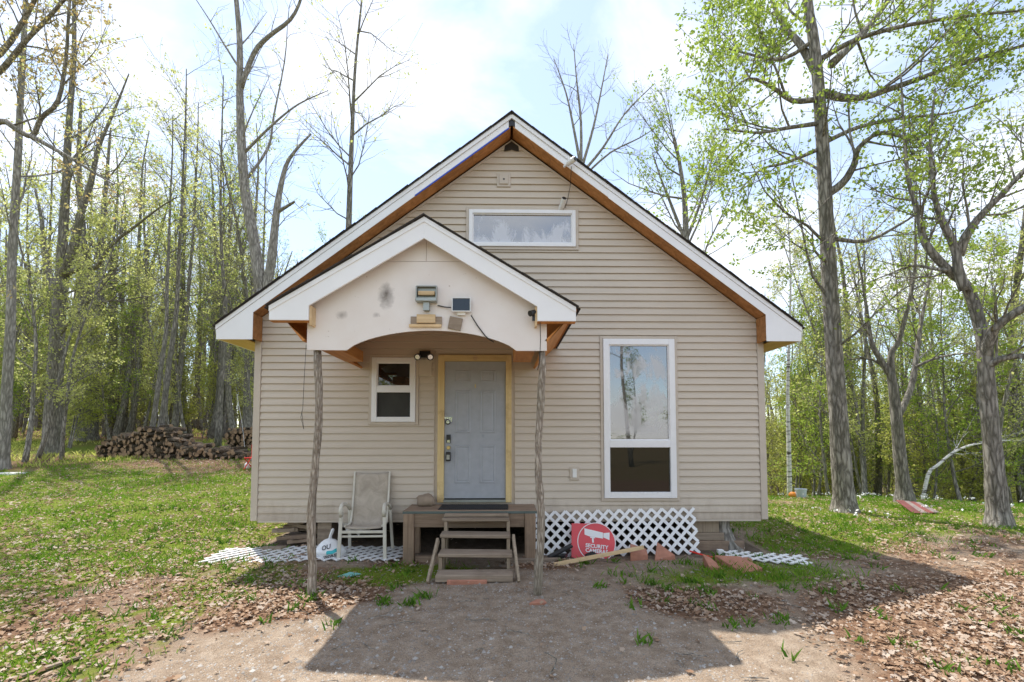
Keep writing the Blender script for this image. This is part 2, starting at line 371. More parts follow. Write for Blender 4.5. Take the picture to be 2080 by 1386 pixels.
M['bark_grey'] = bark('grey furrowed bark', (0.13, 0.118, 0.10), (0.42, 0.39, 0.345))
M['bark_dark'] = bark('dark bark', (0.12, 0.11, 0.096), (0.35, 0.325, 0.285), 1.0, 0.2)
M['bark_pale'] = bark('pale smooth bark', (0.19, 0.175, 0.155), (0.45, 0.42, 0.38))
M['bark_pole'] = bark('peeled pole bark', (0.26, 0.21, 0.165), (0.56, 0.49, 0.41), 2.5)
def birch_mat():
    m, nt, b = newmat('white birch bark'); v = coords(nt, (2, 2, 14)); n = noise(nt, v, 1.6, 4, 0.6)
    nt.links.new(ramp(nt, n, [(0.40, (0.07, 0.06, 0.055)), (0.47, (0.62, 0.60, 0.57)), (0.8, (0.72, 0.70, 0.67))]), b.inputs['Base Color'])
    b.inputs['Roughness'].default_value = 0.7; return m
M['birch'] = birch_mat()
M['leaf_maple'] = leafmat('fresh maple leaves', [(0.22, 0.33, 0.05), (0.34, 0.45, 0.08), (0.46, 0.54, 0.13)], 0.58)
M['leaf_pale'] = leafmat('pale spring leaves', [(0.42, 0.48, 0.13), (0.56, 0.59, 0.20), (0.66, 0.66, 0.30)], 0.62)
M['leaf_bronze'] = leafmat('bronze young leaves', [(0.36, 0.30, 0.11), (0.48, 0.42, 0.17), (0.42, 0.25, 0.11)], 0.55)
M['leaf_under'] = leafmat('undergrowth leaves', [(0.36, 0.42, 0.08), (0.52, 0.55, 0.14), (0.64, 0.62, 0.24)], 0.62)
M['grass'] = leafmat('lawn grass', [(0.08, 0.18, 0.02), (0.17, 0.32, 0.03), (0.27, 0.42, 0.05)], 0.45, 0.7)
M['weed'] = leafmat('broad weeds', [(0.06, 0.15, 0.02), (0.12, 0.24, 0.03), (0.17, 0.30, 0.05)], 0.35, 1.0)
M['litter'] = leafmat('dead leaves', [(0.13, 0.075, 0.05), (0.27, 0.17, 0.11), (0.40, 0.28, 0.19), (0.46, 0.38, 0.31), (0.62, 0.52, 0.43)], 0.15, 1.5)
M['pebble'] = leafmat('gravel', [(0.18, 0.16, 0.14), (0.32, 0.29, 0.26), (0.48, 0.46, 0.43)], 0.0, 2)
M['flower'] = plain('white petals', (0.8, 0.8, 0.78), 0.6, 0.03)
M['logbark'] = bark('firewood bark', (0.06, 0.045, 0.035), (0.24, 0.185, 0.14), 2)
M['logend'] = plain('cut wood ends', (0.33, 0.22, 0.13), 0.9, 0.4, 5, 0, 0.4)

def ground_mat():
    m, nt, b = newmat('yard soil'); v = coords(nt)
    at = nt.nodes.new('ShaderNodeAttribute'); at.attribute_name = 'masks'
    sp = nt.nodes.new('ShaderNodeSeparateColor'); nt.links.new(at.outputs['Color'], sp.inputs[0])
    n1 = noise(nt, v, 1.3, 6, 0.6); n2 = noise(nt, v, 34, 4, 0.7); n3 = noise(nt, v, 7, 5, 0.65); n4 = noise(nt, v, 120, 3, 0.7)
    dirt = ramp(nt, n3, [(0.25, (0.20, 0.145, 0.10)), (0.5, (0.31, 0.24, 0.178)), (0.75, (0.42, 0.345, 0.27))])
    grit = ramp(nt, n4, [(0.35, (0.45,) * 3), (0.5, (1, 1, 1)), (0.70, (1.45, 1.45, 1.45))])
    dirt = mixc(nt, 0.7, dirt, grit, 'MULTIPLY')
    moss = ramp(nt, n2, [(0.3, (0.085, 0.115, 0.015)), (0.7, (0.20, 0.25, 0.035))])
    lit = ramp(nt, n2, [(0.25, (0.085, 0.045, 0.028)), (0.5, (0.20, 0.12, 0.075)), (0.75, (0.33, 0.22, 0.15))])
    def edge(ch, lo, hi):
        a = nt.nodes.new('ShaderNodeMath'); a.operation = 'MULTIPLY_ADD'; a.inputs[1].default_value = 0.7
        nt.links.new(n3, a.inputs[0]); nt.links.new(sp.outputs[ch], a.inputs[2])
        return ramp(nt, a.outputs[0], [(lo, (0, 0, 0)), (hi, (1, 1, 1))])
    col = mixc(nt, edge(1, 0.62, 0.85), dirt, lit)
    col = mixc(nt, edge(0, 0.65, 0.90), col, moss)
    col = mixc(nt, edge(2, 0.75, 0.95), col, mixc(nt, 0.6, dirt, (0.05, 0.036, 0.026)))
    nt.links.new(col, b.inputs['Base Color']); b.inputs['Roughness'].default_value = 1.0; b.inputs['Specular IOR Level'].default_value = 0.1
    sb = nt.nodes.new('ShaderNodeMath'); sb.operation = 'ADD'; nt.links.new(n2, sb.inputs[0]); nt.links.new(n3, sb.inputs[1])
    bump(nt, sb.outputs[0], b, 0.8, 0.03); return m
M['ground'] = ground_mat()

# ------------------------------------------------------------------ ground
def masks(x, y):
    """grass, leaf litter, darker soil weights at x,y"""
    x = np.asarray(x, float); y = np.asarray(y, float)
    dep = y + 6.5
    n = fbm(x * 0.9, y * 0.9, 21); nb = fbm(x * 0.35, y * 0.35, 31); nf = fbm(x * 2.7, y * 2.7, 41)
    # driveway of bare gravelly dirt running from the steps to the viewer
    hw = 0.85 + 0.55 * np.clip(-1.2 - y, 0, 6)
    cx = -0.15 - 0.22 * np.clip(-1.6 - y, 0, 5)
    drive = (1 - sst(hw * 0.75, hw * 1.2, np.abs(x - cx) + (n - 0.5) * 0.7)) * (1 - sst(-1.3, -0.8, y))
    left = 1 - sst(-3.6, -2.2, x + (n - 0.5) * 1.2)
    right = sst(3.0, 4.4, x + (n - 0.5) * 1.5)
    left = np.maximum(left, sst(-1.9, -3.0, x) * 0.9); lawnL = left * np.maximum(sst(-2.6, -0.4, y + (nb - 0.5) * 3.2), 0.85 * sst(0.40, 0.55, nf * 0.5 + nb * 0.5) * sst(-1.9, -3.0, x)) * (0.38 + 1.0 * nb)
    lawnR = right * sst(-1.2, 1.4, y + (n - 0.5) * 2.2) * (0.45 + 0.9 * n)
    moss = np.exp(-(((x + 1.2) / 0.85) ** 2 + ((y + 1.1) / 0.42) ** 2)) * 1.2 * (0.5 + nf) + np.exp(-(((x - 2.3) / 1.1) ** 2 + ((y + 1.25) / 0.5) ** 2)) * (0.25 + 1.2 * nf) + np.exp(-(((x - 3.4) / 1.0) ** 2 + ((y + 0.9) / 0.5) ** 2)) * (0.1 + 0.9 * nf)
    lawnL = lawnL * (1 - 0.45 * sst(5.0, 7.5, y + (n - 0.5) * 3) * (1 - sst(10, 12, y)))
    grass = np.clip(np.maximum(lawnL, lawnR), 0, 1)
    litter = np.exp(-(((x + 2.35) / 1.25) ** 2 + ((y + 1.75) / 0.85) ** 2)) * 1.25
    litter = np.maximum(litter, np.exp(-(((x - 1.75) / 0.85) ** 2 + ((y + 2.0) / 0.5) ** 2)) * 1.1)
    litter = np.maximum(litter, sst(1.9, 3.4, x - 0.35 * (y + 2.5)) * (1 - sst(-2.0, -0.4, y)) * (0.55 + 0.6 * n))
    litter = np.maximum(litter, right * (0.12 + 0.6 * nf) * (1 - sst(6, 9, y)))
    litter = np.maximum(litter, left * (0.22 + 0.62 * nf))
    litter = np.maximum(litter, left * sst(5.5, 7.5, y) * (1 - sst(10, 12, y)) * (0.3 + 0.6 * nf))
    litter = np.maximum(litter, np.exp(-((np.abs(x + 0.5) - 0.9) / 0.5) ** 2) * np.exp(-((y + 0.8) / 0.45) ** 2) * 0.8)
    litter = np.maximum(litter, sst(13, 18, y) * 0.6)
    far = sst(12, 20, y)
    grass = np.clip(np.maximum(grass * (1 - drive), moss * (1 - 0.6 * drive)), 0, 1); litter = litter * (1 - 0.7 * np.clip(moss, 0, 1)); litter = np.clip(litter * (1 - 0.93 * drive), 0, 1)
    back = sst(-8, -10, y); grass = np.maximum(grass, back * 0.5)
    grass = np.where(y > 16, grass * 0 + 0.45 * nb + 0.15, grass)
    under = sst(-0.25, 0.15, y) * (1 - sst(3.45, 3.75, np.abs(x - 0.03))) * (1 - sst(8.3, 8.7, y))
    dark_soil = np.clip(0.9 * under + 0.6 * np.exp(-(((x - 4.0) / 1.3) ** 2 + ((y + 0.9) / 0.6) ** 2)) * nf * 1.3 + 0.5 * np.exp(-((y + 0.3) / 0.35) ** 2) * (np.abs(x) < 3.6), 0, 1)  # darker soil under the house, along its front and in one patch at right
    grass = grass * (1 - under); litter = litter * (1 - under)
    return grass, litter, dark_soil, drive
def axis(lo, hi, step, far, k=1.22):
    a = list(np.arange(lo, hi + 1e-6, step)); s = step; x = hi
    while x < far: s *= k; x += s; a.append(x)
    s = step; x = lo
    while x > -far: s *= k; x -= s; a.insert(0, x)
    return np.array(a)
def make_ground():
    xs = axis(-11.0, 11.0, 0.085, 420); ys = axis(-5.6, 8.5, 0.085, 420)
    X, Y = np.meshgrid(xs, ys); Z = ground_z(X, Y)
    nx, ny = len(xs), len(ys)
    v = np.stack([X.ravel(), Y.ravel(), Z.ravel()], 1)
    i = np.arange(ny - 1)[:, None] * nx + np.arange(nx - 1)[None, :]
    f = np.stack([i, i + 1, i + 1 + nx, i + nx], -1).reshape(-1, 4)
    me = bpy.data.meshes.new('ground'); me.from_pydata(v.tolist(), [], f.tolist())
    g, l, d, dr = masks(X.ravel(), Y.ravel())
    ca = me.color_attributes.new('masks', 'FLOAT_COLOR', 'POINT')
    ca.data.foreach_set('color', np.stack([g * np.where(np.hypot((X.ravel() + 1.25) / 1.6, (Y.ravel() + 1.05) / 0.8) < 1, 1.0, 0.72), l, d, np.ones_like(g)], 1).astype(np.float32).ravel())
    me.polygons.foreach_set('use_smooth', [True] * len(me.polygons)); me.materials.append(M['ground']); me.update()
    o = bpy.data.objects.new('ground', me); COL.objects.link(o); o['kind'] = 'structure'; return o
make_ground()

# ------------------------------------------------------------------ house
WX = 3.65; ZB = 0.418; SL = 0.745; APX = 5.955     # wall half width, siding bottom, roof slope, wall apex height
HD = 8.6
house = thing('house', 'tan vinyl-sided cabin with steep gable roof and white rake boards', 'house', (0, 0, ZB))
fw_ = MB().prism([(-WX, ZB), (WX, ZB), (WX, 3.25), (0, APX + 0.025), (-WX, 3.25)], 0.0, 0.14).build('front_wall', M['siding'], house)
MB().box(-WX, -WX + 0.12, 0.14, HD, ZB, 3.2).box(WX - 0.12, WX, 0.14, HD, ZB, 3.2).prism([(-WX, ZB), (WX, ZB), (WX, 3.22), (0, APX), (-WX, 3.22)], HD, HD + 0.12).build('rear_walls', M['siding'], house)
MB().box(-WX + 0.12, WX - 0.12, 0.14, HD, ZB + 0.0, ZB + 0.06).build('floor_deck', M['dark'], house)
MB().box(-WX + 0.25, -WX + 0.29, 0.9, HD, -0.3, ZB - 0.003).box(WX - 0.29, WX - 0.25, 0.9, HD, -0.8, ZB - 0.003).box(-WX + 0.29, WX - 0.29, 2.4, 2.44, -0.5, ZB - 0.003).build('crawlspace_light_block', M['dark'], house)  # added dark panels that keep side light out of the open crawl space
OPEN = [(-2.035, -1.325, 1.757, 2.765), (-1.10, 0.045, 0.30, 2.815), (-0.665, 0.98, 4.305, 4.94), (1.275, 2.395, 0.675, 3.045)]
def siding():
    e = 0.1016; i = 0; z = ZB
    while z < APX - 0.08:
        z0, z1 = z, z + e - 0.002
        def lim(q): return min(WX - 0.085, (APX - 0.02 - q) / SL)
        pcs = [(-lim(z0), -lim(z1), lim(z0), lim(z1), z0, z1)]
        for (a, b, c, d) in OPEN:
            new = []
            for (l0, l1, r0, r1, p, q) in pcs:
                if d <= p or c >= q or b <= l0 or a >= r0: new.append((l0, l1, r0, r1, p, q)); continue
                if a > l0 + 0.01: new.append((l0, l1, a, a, p, q))
                if b < r0 - 0.01: new.append((b, b, r0, r1, p, q))
                if c > p + 0.004: new.append((max(l0, a), max(l0, a), min(r0, b), min(r0, b), p, c))
                if d < q - 0.004: new.append((max(l0, a), max(l0, a), min(r0, b), min(r0, b), d, q))
            pcs = new
        spl = []
        for pc in pcs:
            if pc[2] - pc[0] > 3.0:
                xs = pc[0] + (pc[2] - pc[0]) * [0.36, 0.71, 0.52, 0.25][(i // 2) % 4]; spl += [pc[:2] + (xs, xs) + pc[4:], (xs, xs) + pc[2:]]
            else: spl.append(pc)
        pcs = spl; i += 1
        for pi, (l0, l1, r0, r1, p, q) in enumerate(pcs):
            if r1 - l1 < 0.02 and r0 - l0 < 0.05: continue
            jj = random.uniform(-0.0012, 0.0012) - 0.0016 * (pi % 2)
            yb = lambda t: -0.026 + 0.021 * (t - z0) / e + jj
            m_ = p + 0.35 * (q - p)
            lm = l0 + 0.35 * (l1 - l0); rm = r0 + 0.35 * (r1 - r0)
            mb = MB(); y0, y1, ym = yb(p), yb(q), yb(m_) - 0.0012
            mb.add([(l0, -0.001, p), (l0, y0, p), (lm, ym, m_), (l1, y1, q), (l1, -0.001, q), (r0, -0.001, p), (r0, y0, p), (rm, ym, m_), (r1, y1, q), (r1, -0.001, q)],
                   [(0, 5, 6, 1), (1, 6, 7, 2), (2, 7, 8, 3), (3, 8, 9, 4), (0, 1, 2, 3, 4), (5, 9, 8, 7, 6)])
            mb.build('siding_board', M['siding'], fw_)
        z += e
siding()
for s in (-1, 1):
    MB().box(min(s * (WX + 0.012), s * (WX - 0.082)), max(s * (WX + 0.012), s * (WX - 0.082)), -0.032, 0.10, ZB - 0.005, 3.215).build('corner_trim', M['trim'], fw_, 0.004)
    # j-channel under the rake
    a = Vector((s * 0.02, -0.012, APX - 0.03)); b = Vector((s * (WX - 0.03), -0.012, APX - 0.03 - SL * (WX - 0.05)))
    MB().bar(a, b, 0.024, 0.03).build('rake_channel', M['trim'], fw_)
MB().box(-WX + 0.09, -1.42, -0.022, -0.002, ZB - 0.03, ZB - 0.002).box(0.33, WX - 0.09, -0.022, -0.002, ZB - 0.03, ZB - 0.002).build('starter_strip', M['trim'], fw_)
# roof
OV = 0.27; EX = 4.06; RT = 6.165
def roofz(x, top=RT): return top - 0.75 * abs(x)
for s in (-1, 1):
    e = s * (EX + 0.03)
    P = [(0, roofz(0) + 0.016), (e, roofz(e) + 0.016), (e, roofz(e) - 0.0), (0, roofz(0) - 0.0)]
    rf = MB().prism(P, -OV - 0.035, HD + 0.3).build('roof_slope', M['shingle'], house)
    # ragged shingle ends along the rake
    mb = MB(); q = 0.0
    while q < EX - 0.1:
        x0 = s * q; x1 = s * min(EX + 0.03, q + 0.145)
        dx = random.uniform(0.0, 0.014)
        mb.prism([(x0, roofz(x0) + 0.028), (x1, roofz(x1) + 0.021), (x1, roofz(x1) + 0.017), (x0, roofz(x0) + 0.017)], -OV - 0.045 - dx, 1.0)
        q += 0.145
    mb.build('shingle_edge', M['shingle'], rf)
    # underside decking and lookout soffit
    MB().prism([(0, roofz(0) - 0.004), (s * EX, roofz(EX) - 0.004), (s * EX, roofz(EX) - 0.02), (0, roofz(0) - 0.02)], -OV + 0.02, HD + 0.28).build('roof_deck', M['osb'], house)
    n = 7
    for k in range(n):
        xa, xb = s * (0.02 + (WX + 0.10) * k / n), s * (0.017 + (WX + 0.10) * (k + 1) / n)
        dz = -0.155 - random.uniform(0, 0.004)
        MB().prism([(xa, roofz(xa) + dz), (xb, roofz(xb) + dz), (xb, roofz(xb) + dz - 0.02), (xa, roofz(xa) + dz - 0.02)], -OV + 0.003, -0.026).build('soffit_board', M['osb'], house)
    # drip strip, fascia boards
    def band(xa, xb, t0, t1a, t1b): return [(s * xa, roofz(xa) - t0), (s * xb, roofz(xb) - t0), (s * xb, roofz(xb) - t1b), (s * xa, roofz(xa) - t1a)]
    MB().prism(band(0.0, EX, 0.0, 0.062, 0.062), -OV - 0.022, -OV + 0.02).build('drip_board', M['white'], house)
    MB().prism(band(0.045, 1.42, 0.066, 0.165, 0.17), -OV - 0.004, -OV + 0.018).build('rake_fascia', M['white'], house)
    cut = 3.56
    MB().prism([(s * 1.36, roofz(1.36) - 0.066), (s * EX, roofz(EX) - 0.066), (s * (EX - 0.015), 2.925), (s * cut, 2.925), (s * cut, roofz(cut) - 0.195), (s * 1.36, roofz(1.36) - 0.185)], -OV - 0.012, -OV - 0.005).build('rake_fascia', M['white'], house)
    # boxed eave: horizontal soffit, outer fascia, end block
    x0, x1 = sorted((s * 3.67, s * (EX - 0.02)))
    MB().box(x0, x1, -OV, HD, 2.93, 2.945).build('eave_soffit', M['yellowply'], house)
    x0, x1 = sorted((s * (EX - 0.02), s * EX)); MB().box(x0, x1, -OV, HD, 2.93, roofz(EX) - 0.01).build('eave_fascia', M['white'], house)
    x0, x1 = sorted((s * (cut + 0.002), s * (cut + 0.03)))
    MB().prism([(x0, 2.945), (x1, 2.945), (x1, roofz(x1) - 0.2), (x0, roofz(x0) - 0.2)], -OV - 0.004, -0.03).build('eave_end_block', M['osb'], house)
MB().prism([(-0.055, RT - 0.04), (0.055, RT - 0.04), (0.05, RT - 0.18), (0, RT - 0.155), (-0.05, RT - 0.18)], -OV + 0.004, -OV + 0.016).build('peak_gap', M['black'], house)
MB().prism([(-0.11, APX - 0.17), (0, APX - 0.15), (0.11, APX - 0.17), (0.10, APX - 0.09), (0, APX - 0.02), (-0.10, APX - 0.09)], -0.028, -0.0225).build('peak_painted_shadow', M['dark'], house)  # dark plate standing in for the shade in the peak corner
MB().bar((-0.04, -OV - 0.008, roofz(0.04) - 0.175), (-1.36, -OV - 0.008, roofz(1.36) - 0.18), 0.012, 0.016).build('blue_tape', plain('blue tape', (0.03, 0.08, 0.5), 0.5), house)
MB().tube([(0, -OV - 0.03, RT + 0.012), (0, HD + 0.3, RT + 0.012)], [0.03, 0.03], 8).build('ridge_cap', M['shingle'], house)

def rect_ring(mb, x0, x1, z0, z1, w, y0, y1, wb=None, wt=None):
    wb = w if wb is None else wb; wt = w if wt is None else wt
    mb.box(x0, x0 + w, y0, y1, z0, z1).box(x1 - w, x1, y0, y1, z0, z1).box(x0 + w, x1 - w, y0, y1, z0, z0 + wb).box(x0 + w, x1 - w, y0, y1, z1 - wt, z1)
    return mb
def window(name, x0, x1, z0, z1, label, split=None, fw=0.07, mats=None, stile=None):
    w = MB(); rect_ring(w, x0 - 0.042, x1 + 0.042, z0 - 0.042, z1 + 0.042, 0.04, -0.038, 0.0)
    o = w.build(name, M['trim'], house, 0.003); o['label'] = label
    f = MB(); rect_ring(f, x0, x1, z0, z1, fw, -0.056, -0.002)
    if split: f.box(x0 + fw, x1 - fw, -0.058, -0.003, split - fw * 0.62, split + fw * 0.62)
    f.build('frame', M['vinyl'], o, 0.004)
    g = MB(); rect_ring(g, x0 + fw, x1 - fw, (split + fw * 0.62 if split else z0 + fw), z1 - fw, 0.014, -0.036, -0.004); g.build('sash_bead', M['vinyl'], o)
    zs = [(z0 + fw, z1 - fw)] if not split else [(z0 + fw, split - fw * 0.62), (split + fw * 0.62, z1 - fw)]
    for k, (a, b) in enumerate(zs):
        p = MB().box(x0 + fw, x1 - fw, -0.016, -0.008, a, b).build('pane', mats[k] if mats else M['glass'], o)
    return o
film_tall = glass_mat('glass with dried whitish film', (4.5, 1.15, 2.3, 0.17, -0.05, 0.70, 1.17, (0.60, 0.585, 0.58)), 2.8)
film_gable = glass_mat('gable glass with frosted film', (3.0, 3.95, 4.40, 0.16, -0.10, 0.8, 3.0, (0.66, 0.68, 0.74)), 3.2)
window('small_window', -1.99, -1.37, 1.80, 2.722, 'small white double-sash window with dark screens', 2.265, 0.072, [M['screen'], M['glass']])
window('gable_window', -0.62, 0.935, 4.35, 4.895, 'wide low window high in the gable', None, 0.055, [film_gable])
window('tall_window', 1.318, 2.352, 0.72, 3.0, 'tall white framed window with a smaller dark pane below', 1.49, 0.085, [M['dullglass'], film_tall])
# door
door = MB().box(-0.955, -0.085, -0.018, -0.002, 0.705, 2.668).build('door', M['door'], house); door['label'] = 'grey six-panel entry door with worn primer patches'
def door_panel(x0, x1, z0, z1):
    mb = MB(); lv = [(0, 0.0005), (0.010, 0.007), (0.022, 0.007), (0.032, 0.0008), (0.050, 0.0055)]; b = 0
    for d, h in lv: mb.v += [(x0 + d, -0.018 - h, z0 + d), (x1 - d, -0.018 - h, z0 + d), (x1 - d, -0.018 - h, z1 - d), (x0 + d, -0.018 - h, z1 - d)]
    for k in range(len(lv) - 1):
        for i in range(4): mb.f.append((k * 4 + i, k * 4 + (i + 1) % 4, k * 4 + 4 + (i + 1) % 4, k * 4 + 4 + i)); mb.m.append(0)
    q = (len(lv) - 1) * 4; mb.f.append((q, q + 1, q + 2, q + 3)); mb.m.append(0)
    mb.build('panel', M['door'], door)
for (a, b) in ((-0.81, -0.585), (-0.455, -0.23)):
    door_panel(a, b, 2.375, 2.545); door_panel(a, b, 1.64, 2.255); door_panel(a, b, 0.93, 1.47)
j = MB(); j.box(-1.05, -0.957, -0.055, -0.001, 0.665, 2.762).box(-0.083, 0.0, -0.055, -0.001, 0.665, 2.762).build('door_jamb', M['jamb'], door, 0.004)
MB().box(-0.957, -0.083, -0.055, -0.001, 2.67, 2.762).build('door_jamb', wood('pine header', (0.50, 0.37, 0.17), (0.66, 0.52, 0.27), 'x', 0.6, 9, 0.3, (0.24, 0.12, 0.04)), door, 0.004)
MB().box(-0.957, -0.083, -0.07, -0.001, 0.672, 0.703).build('threshold', M['metal'], door)
MB().box(-0.95, -0.09, -0.022, -0.019, 0.706, 0.722).build('door_sweep', M['black'], door)
mb = MB().box(-0.925, -0.865, -0.036, -0.018, 1.50, 1.62).box(-0.918, -0.872, -0.040, -0.036, 1.555, 1.61); mb.build('keypad_deadbolt', M['black'], door, 0.004)
MB().box(-0.917, -0.873, -0.043, -0.036, 1.505, 1.545).build('deadbolt_keyway', M['chrome'], door)
MB().tube([(-0.895, -0.018, 1.435), (-0.895, -0.06, 1.435)], [0.03, 0.026], 12).build('door_knob', M['brass'], door)
lb = MB().box(-0.93, -0.862, -0.075, -0.022, 1.245, 1.375).build('lock_box', M['black'], door, 0.008)
MB().box(-0.918, -0.874, -0.078, -0.0755, 1.27, 1.335).build('lock_box_keys', M['metal'], lb)
mb = MB(); mb.tube([(-0.918, -0.05, 1.37), (-0.918, -0.05, 1.42), (-0.896, -0.05, 1.445), (-0.874, -0.05, 1.42), (-0.874, -0.05, 1.37)], [0.006] * 5, 6); mb.build('shackle', M['metal'], lb)
hs = MB().box(-0.96, -0.845, -0.028, -0.019, 1.845, 1.872).box(-0.895, -0.85, -0.027, -0.019, 1.80, 1.845).build('hasp', M['chrome'], door)
mb = MB(); mb.tube([(-0.905, -0.05, 1.80), (-0.905, -0.028, 1.80)], [0.038, 0.038], 14); mb.build('round_padlock', M['black'], hs)
mb = MB(); mb.tube([(-0.905, -0.054, 1.80), (-0.905, -0.0505, 1.80)], [0.024, 0.027], 12); mb.build('padlock_face', M['chrome'], hs)
MB().box(-0.528, -0.512, -0.024, -0.0185, 2.29, 2.34).build('peephole_plate', M['brass'], door)
mb = MB(); mb.tube([(-0.52, -0.068, 2.715), (-0.52, -0.054, 2.715)], [0.032, 0.034], 16); mb.build('round_button', M['pine'], door)
# small fittings of the wall
v_ = MB().box(-0.215, -0.015, -0.035, -0.003, 5.245, 5.455).build('gable_vent_block', M['trim'], house, 0.004)
MB().box(-0.18, -0.05, -0.05, -0.035, 5.28, 5.42).build('vent_plate', M['trim'], v_, 0.004)
mb = MB(); mb.tube([(-0.113, -0.053, 5.35), (-0.113, -0.0495, 5.35)], [0.014, 0.014], 10); mb.build('vent_hole', M['black'], v_)
u_ = MB().box(0.83, 0.965, -0.04, -0.004, 0.975, 1.165).build('outlet_block', M['trim'], house, 0.004)
MB().box(0.865, 0.925, -0.055, -0.04, 1.01, 1.135).build('outlet_cover', M['whiteplastic'], u_, 0.004)
MB().box(-1.33, -1.14, -0.036, -0.004, 2.47, 2.70).build('light_mounting_block', M['trim'], house, 0.004)

# ------------------------------------------------------------------ porch roof on two poles
PY = -1.90; PA = -0.905; PZ = 3.79
porch = thing('porch_roof', 'small gabled porch roof with arched whitewashed plywood front on two poles', 'porch', (PA, PY, 0))
def pz(x, t=0.0): return PZ - 0.6 * abs(x - PA) - t
for s in (-1, 1):
    e = PA + s * 1.56
    rf = MB().prism([(PA, pz(PA) + 0.012), (e, pz(e) + 0.012), (e, pz(e) + 0.003), (PA, pz(PA) + 0.003)], PY - 0.16, -0.024).build('roof_slope', M['shingle'], porch)
    mb = MB(); q = 0.0
    while q < 1.5:
        x0 = PA + s * q; x1 = PA + s * min(1.58, q + 0.14); d = random.uniform(0, 0.015)
        mb.prism([(x0, pz(x0) + 0.024), (x1, pz(x1) + 0.021), (x1, pz(x1) + 0.013), (x0, pz(x0) + 0.013)], PY - 0.175 - d, -0.03); q += 0.14
    mb.build('shingle_edge', M['shingle'], rf)
    n = 6
    for k in range(n):      # underside boards run front to back
        xa, xb = PA + s * (1.53 * k / n + 0.003), PA + s * (1.53 * (k + 1) / n)
        MB().prism([(xa, pz(xa)), (xb, pz(xb)), (xb, pz(xb) - 0.018), (xa, pz(xa) - 0.018)], PY - 0.12, -0.03).build('ceiling_board', M['orange'], porch)
    ie = PA + s * 1.13; oe = PA + s * 1.515
    MB().prism([(PA, pz(PA)), (oe, pz(oe)), (oe, 2.742), (ie, 2.742), (ie, pz(ie) - 0.225), (PA, pz(PA) - 0.215)], PY - 0.15, PY - 0.128).build('fascia', M['white'], porch, 0.002)
    MB().prism([(PA, pz(PA)), (oe, pz(oe)), (oe, pz(oe) - 0.05), (PA, pz(PA) - 0.05)], PY - 0.16, PY - 0.1505).build('drip_board', M['white'], porch)
    x0, x1 = sorted((ie, ie - s * 0.02)); MB().box(x0, x1, PY - 0.127, PY - 0.021, 2.70, pz(ie) - 0.22).build('return_block', M['pine'], porch)
    x0, x1 = sorted((oe, ie)); MB().box(x0, x1, PY - 0.126, PY - 0.06, 2.735, 2.78).build('return_cleat', M['orange'], porch)
    MB().prism([(oe, pz(oe) - 0.02), (oe - s * 0.025, pz(oe) - 0.02), (PA + s * 1.24, 2.56), (PA + s * 1.215, 2.575)], PY - 0.02, -0.04).build('side_board', M['orange'], porch)
    # side beam stub behind the front sheet
    xb = -1.98 if s < 0 else 0.0
    MB().box(xb, xb + 0.21, PY + 0.0, PY + 0.75, 2.475, 2.60).build('beam', M['orange'], porch, 0.004)
x0, x1 = -2.10, 0.33
arc = []
for k in range(25):
    t = k / 24; x = -1.70 + (0.02 + 1.70) * t; arc.append((x, 2.468 + 0.205 * (1 - (2 * t - 1) ** 2) ** 0.75))
low = [(x0, 2.47)] + arc + [(x1, 2.468), (x1, pz(x1) - 0.03), (PA + 0.62, 3.385), (PA - 0.62, 3.385), (x0, pz(x0) - 0.03)]
MB().prism(low, PY - 0.02, PY - 0.002).build('front_sheet', M['arch'], porch)
for s in (-1, 1): MB().prism([(PA + s * 0.002, 3.389), (PA + s * 0.61, 3.389), (PA + s * 0.002, pz(PA) - 0.035)], PY - 0.02, PY - 0.002).build('front_sheet', M['arch'], porch)
MB().prism([(-2.05, 2.60), (0.28, 2.60), (0.28, pz(0.28) - 0.06), (PA, pz(PA) - 0.06), (-2.05, pz(-2.05) - 0.06)][:2] + [(0.28, pz(0.28) - 0.06), (PA, pz(PA) - 0.06), (-2.05, pz(-2.05) - 0.06)], PY + 0.001, PY + 0.012).build('sheet_backing', M['orange'], porch) if False else None
def pole(xb, yb, xt, zt, seed):
    rr = random.Random(seed); k = 15; pts = []; rad = []
    zb = gz(xb, yb) - 0.08
    for i in range(k):
        t = i / (k - 1); wob = 0.02 * math.sin(3.1 * t * math.pi + seed)
        pts.append((xb + (xt - xb) * t + wob + rr.uniform(-0.006, 0.006), yb + (PY - 0.011 - 0.035 - yb) * t * 0 + 0 + rr.uniform(-0.004, 0.004), zb + (zt - zb) * t)); rad.append(0.044 - 0.008 * t + rr.uniform(-0.004, 0.005))
    mb = MB(); mb.tube(pts, rad, 10, True, 0, 0.05); mb.smooth = True
    return mb
pole(-2.045, PY + 0.045, -1.995, 2.474, 1).build('pole', M['bark_pole'], porch)
pole(0.245, PY + 0.045, 0.27, 2.474, 5).build('pole', M['bark_pole'], porch)

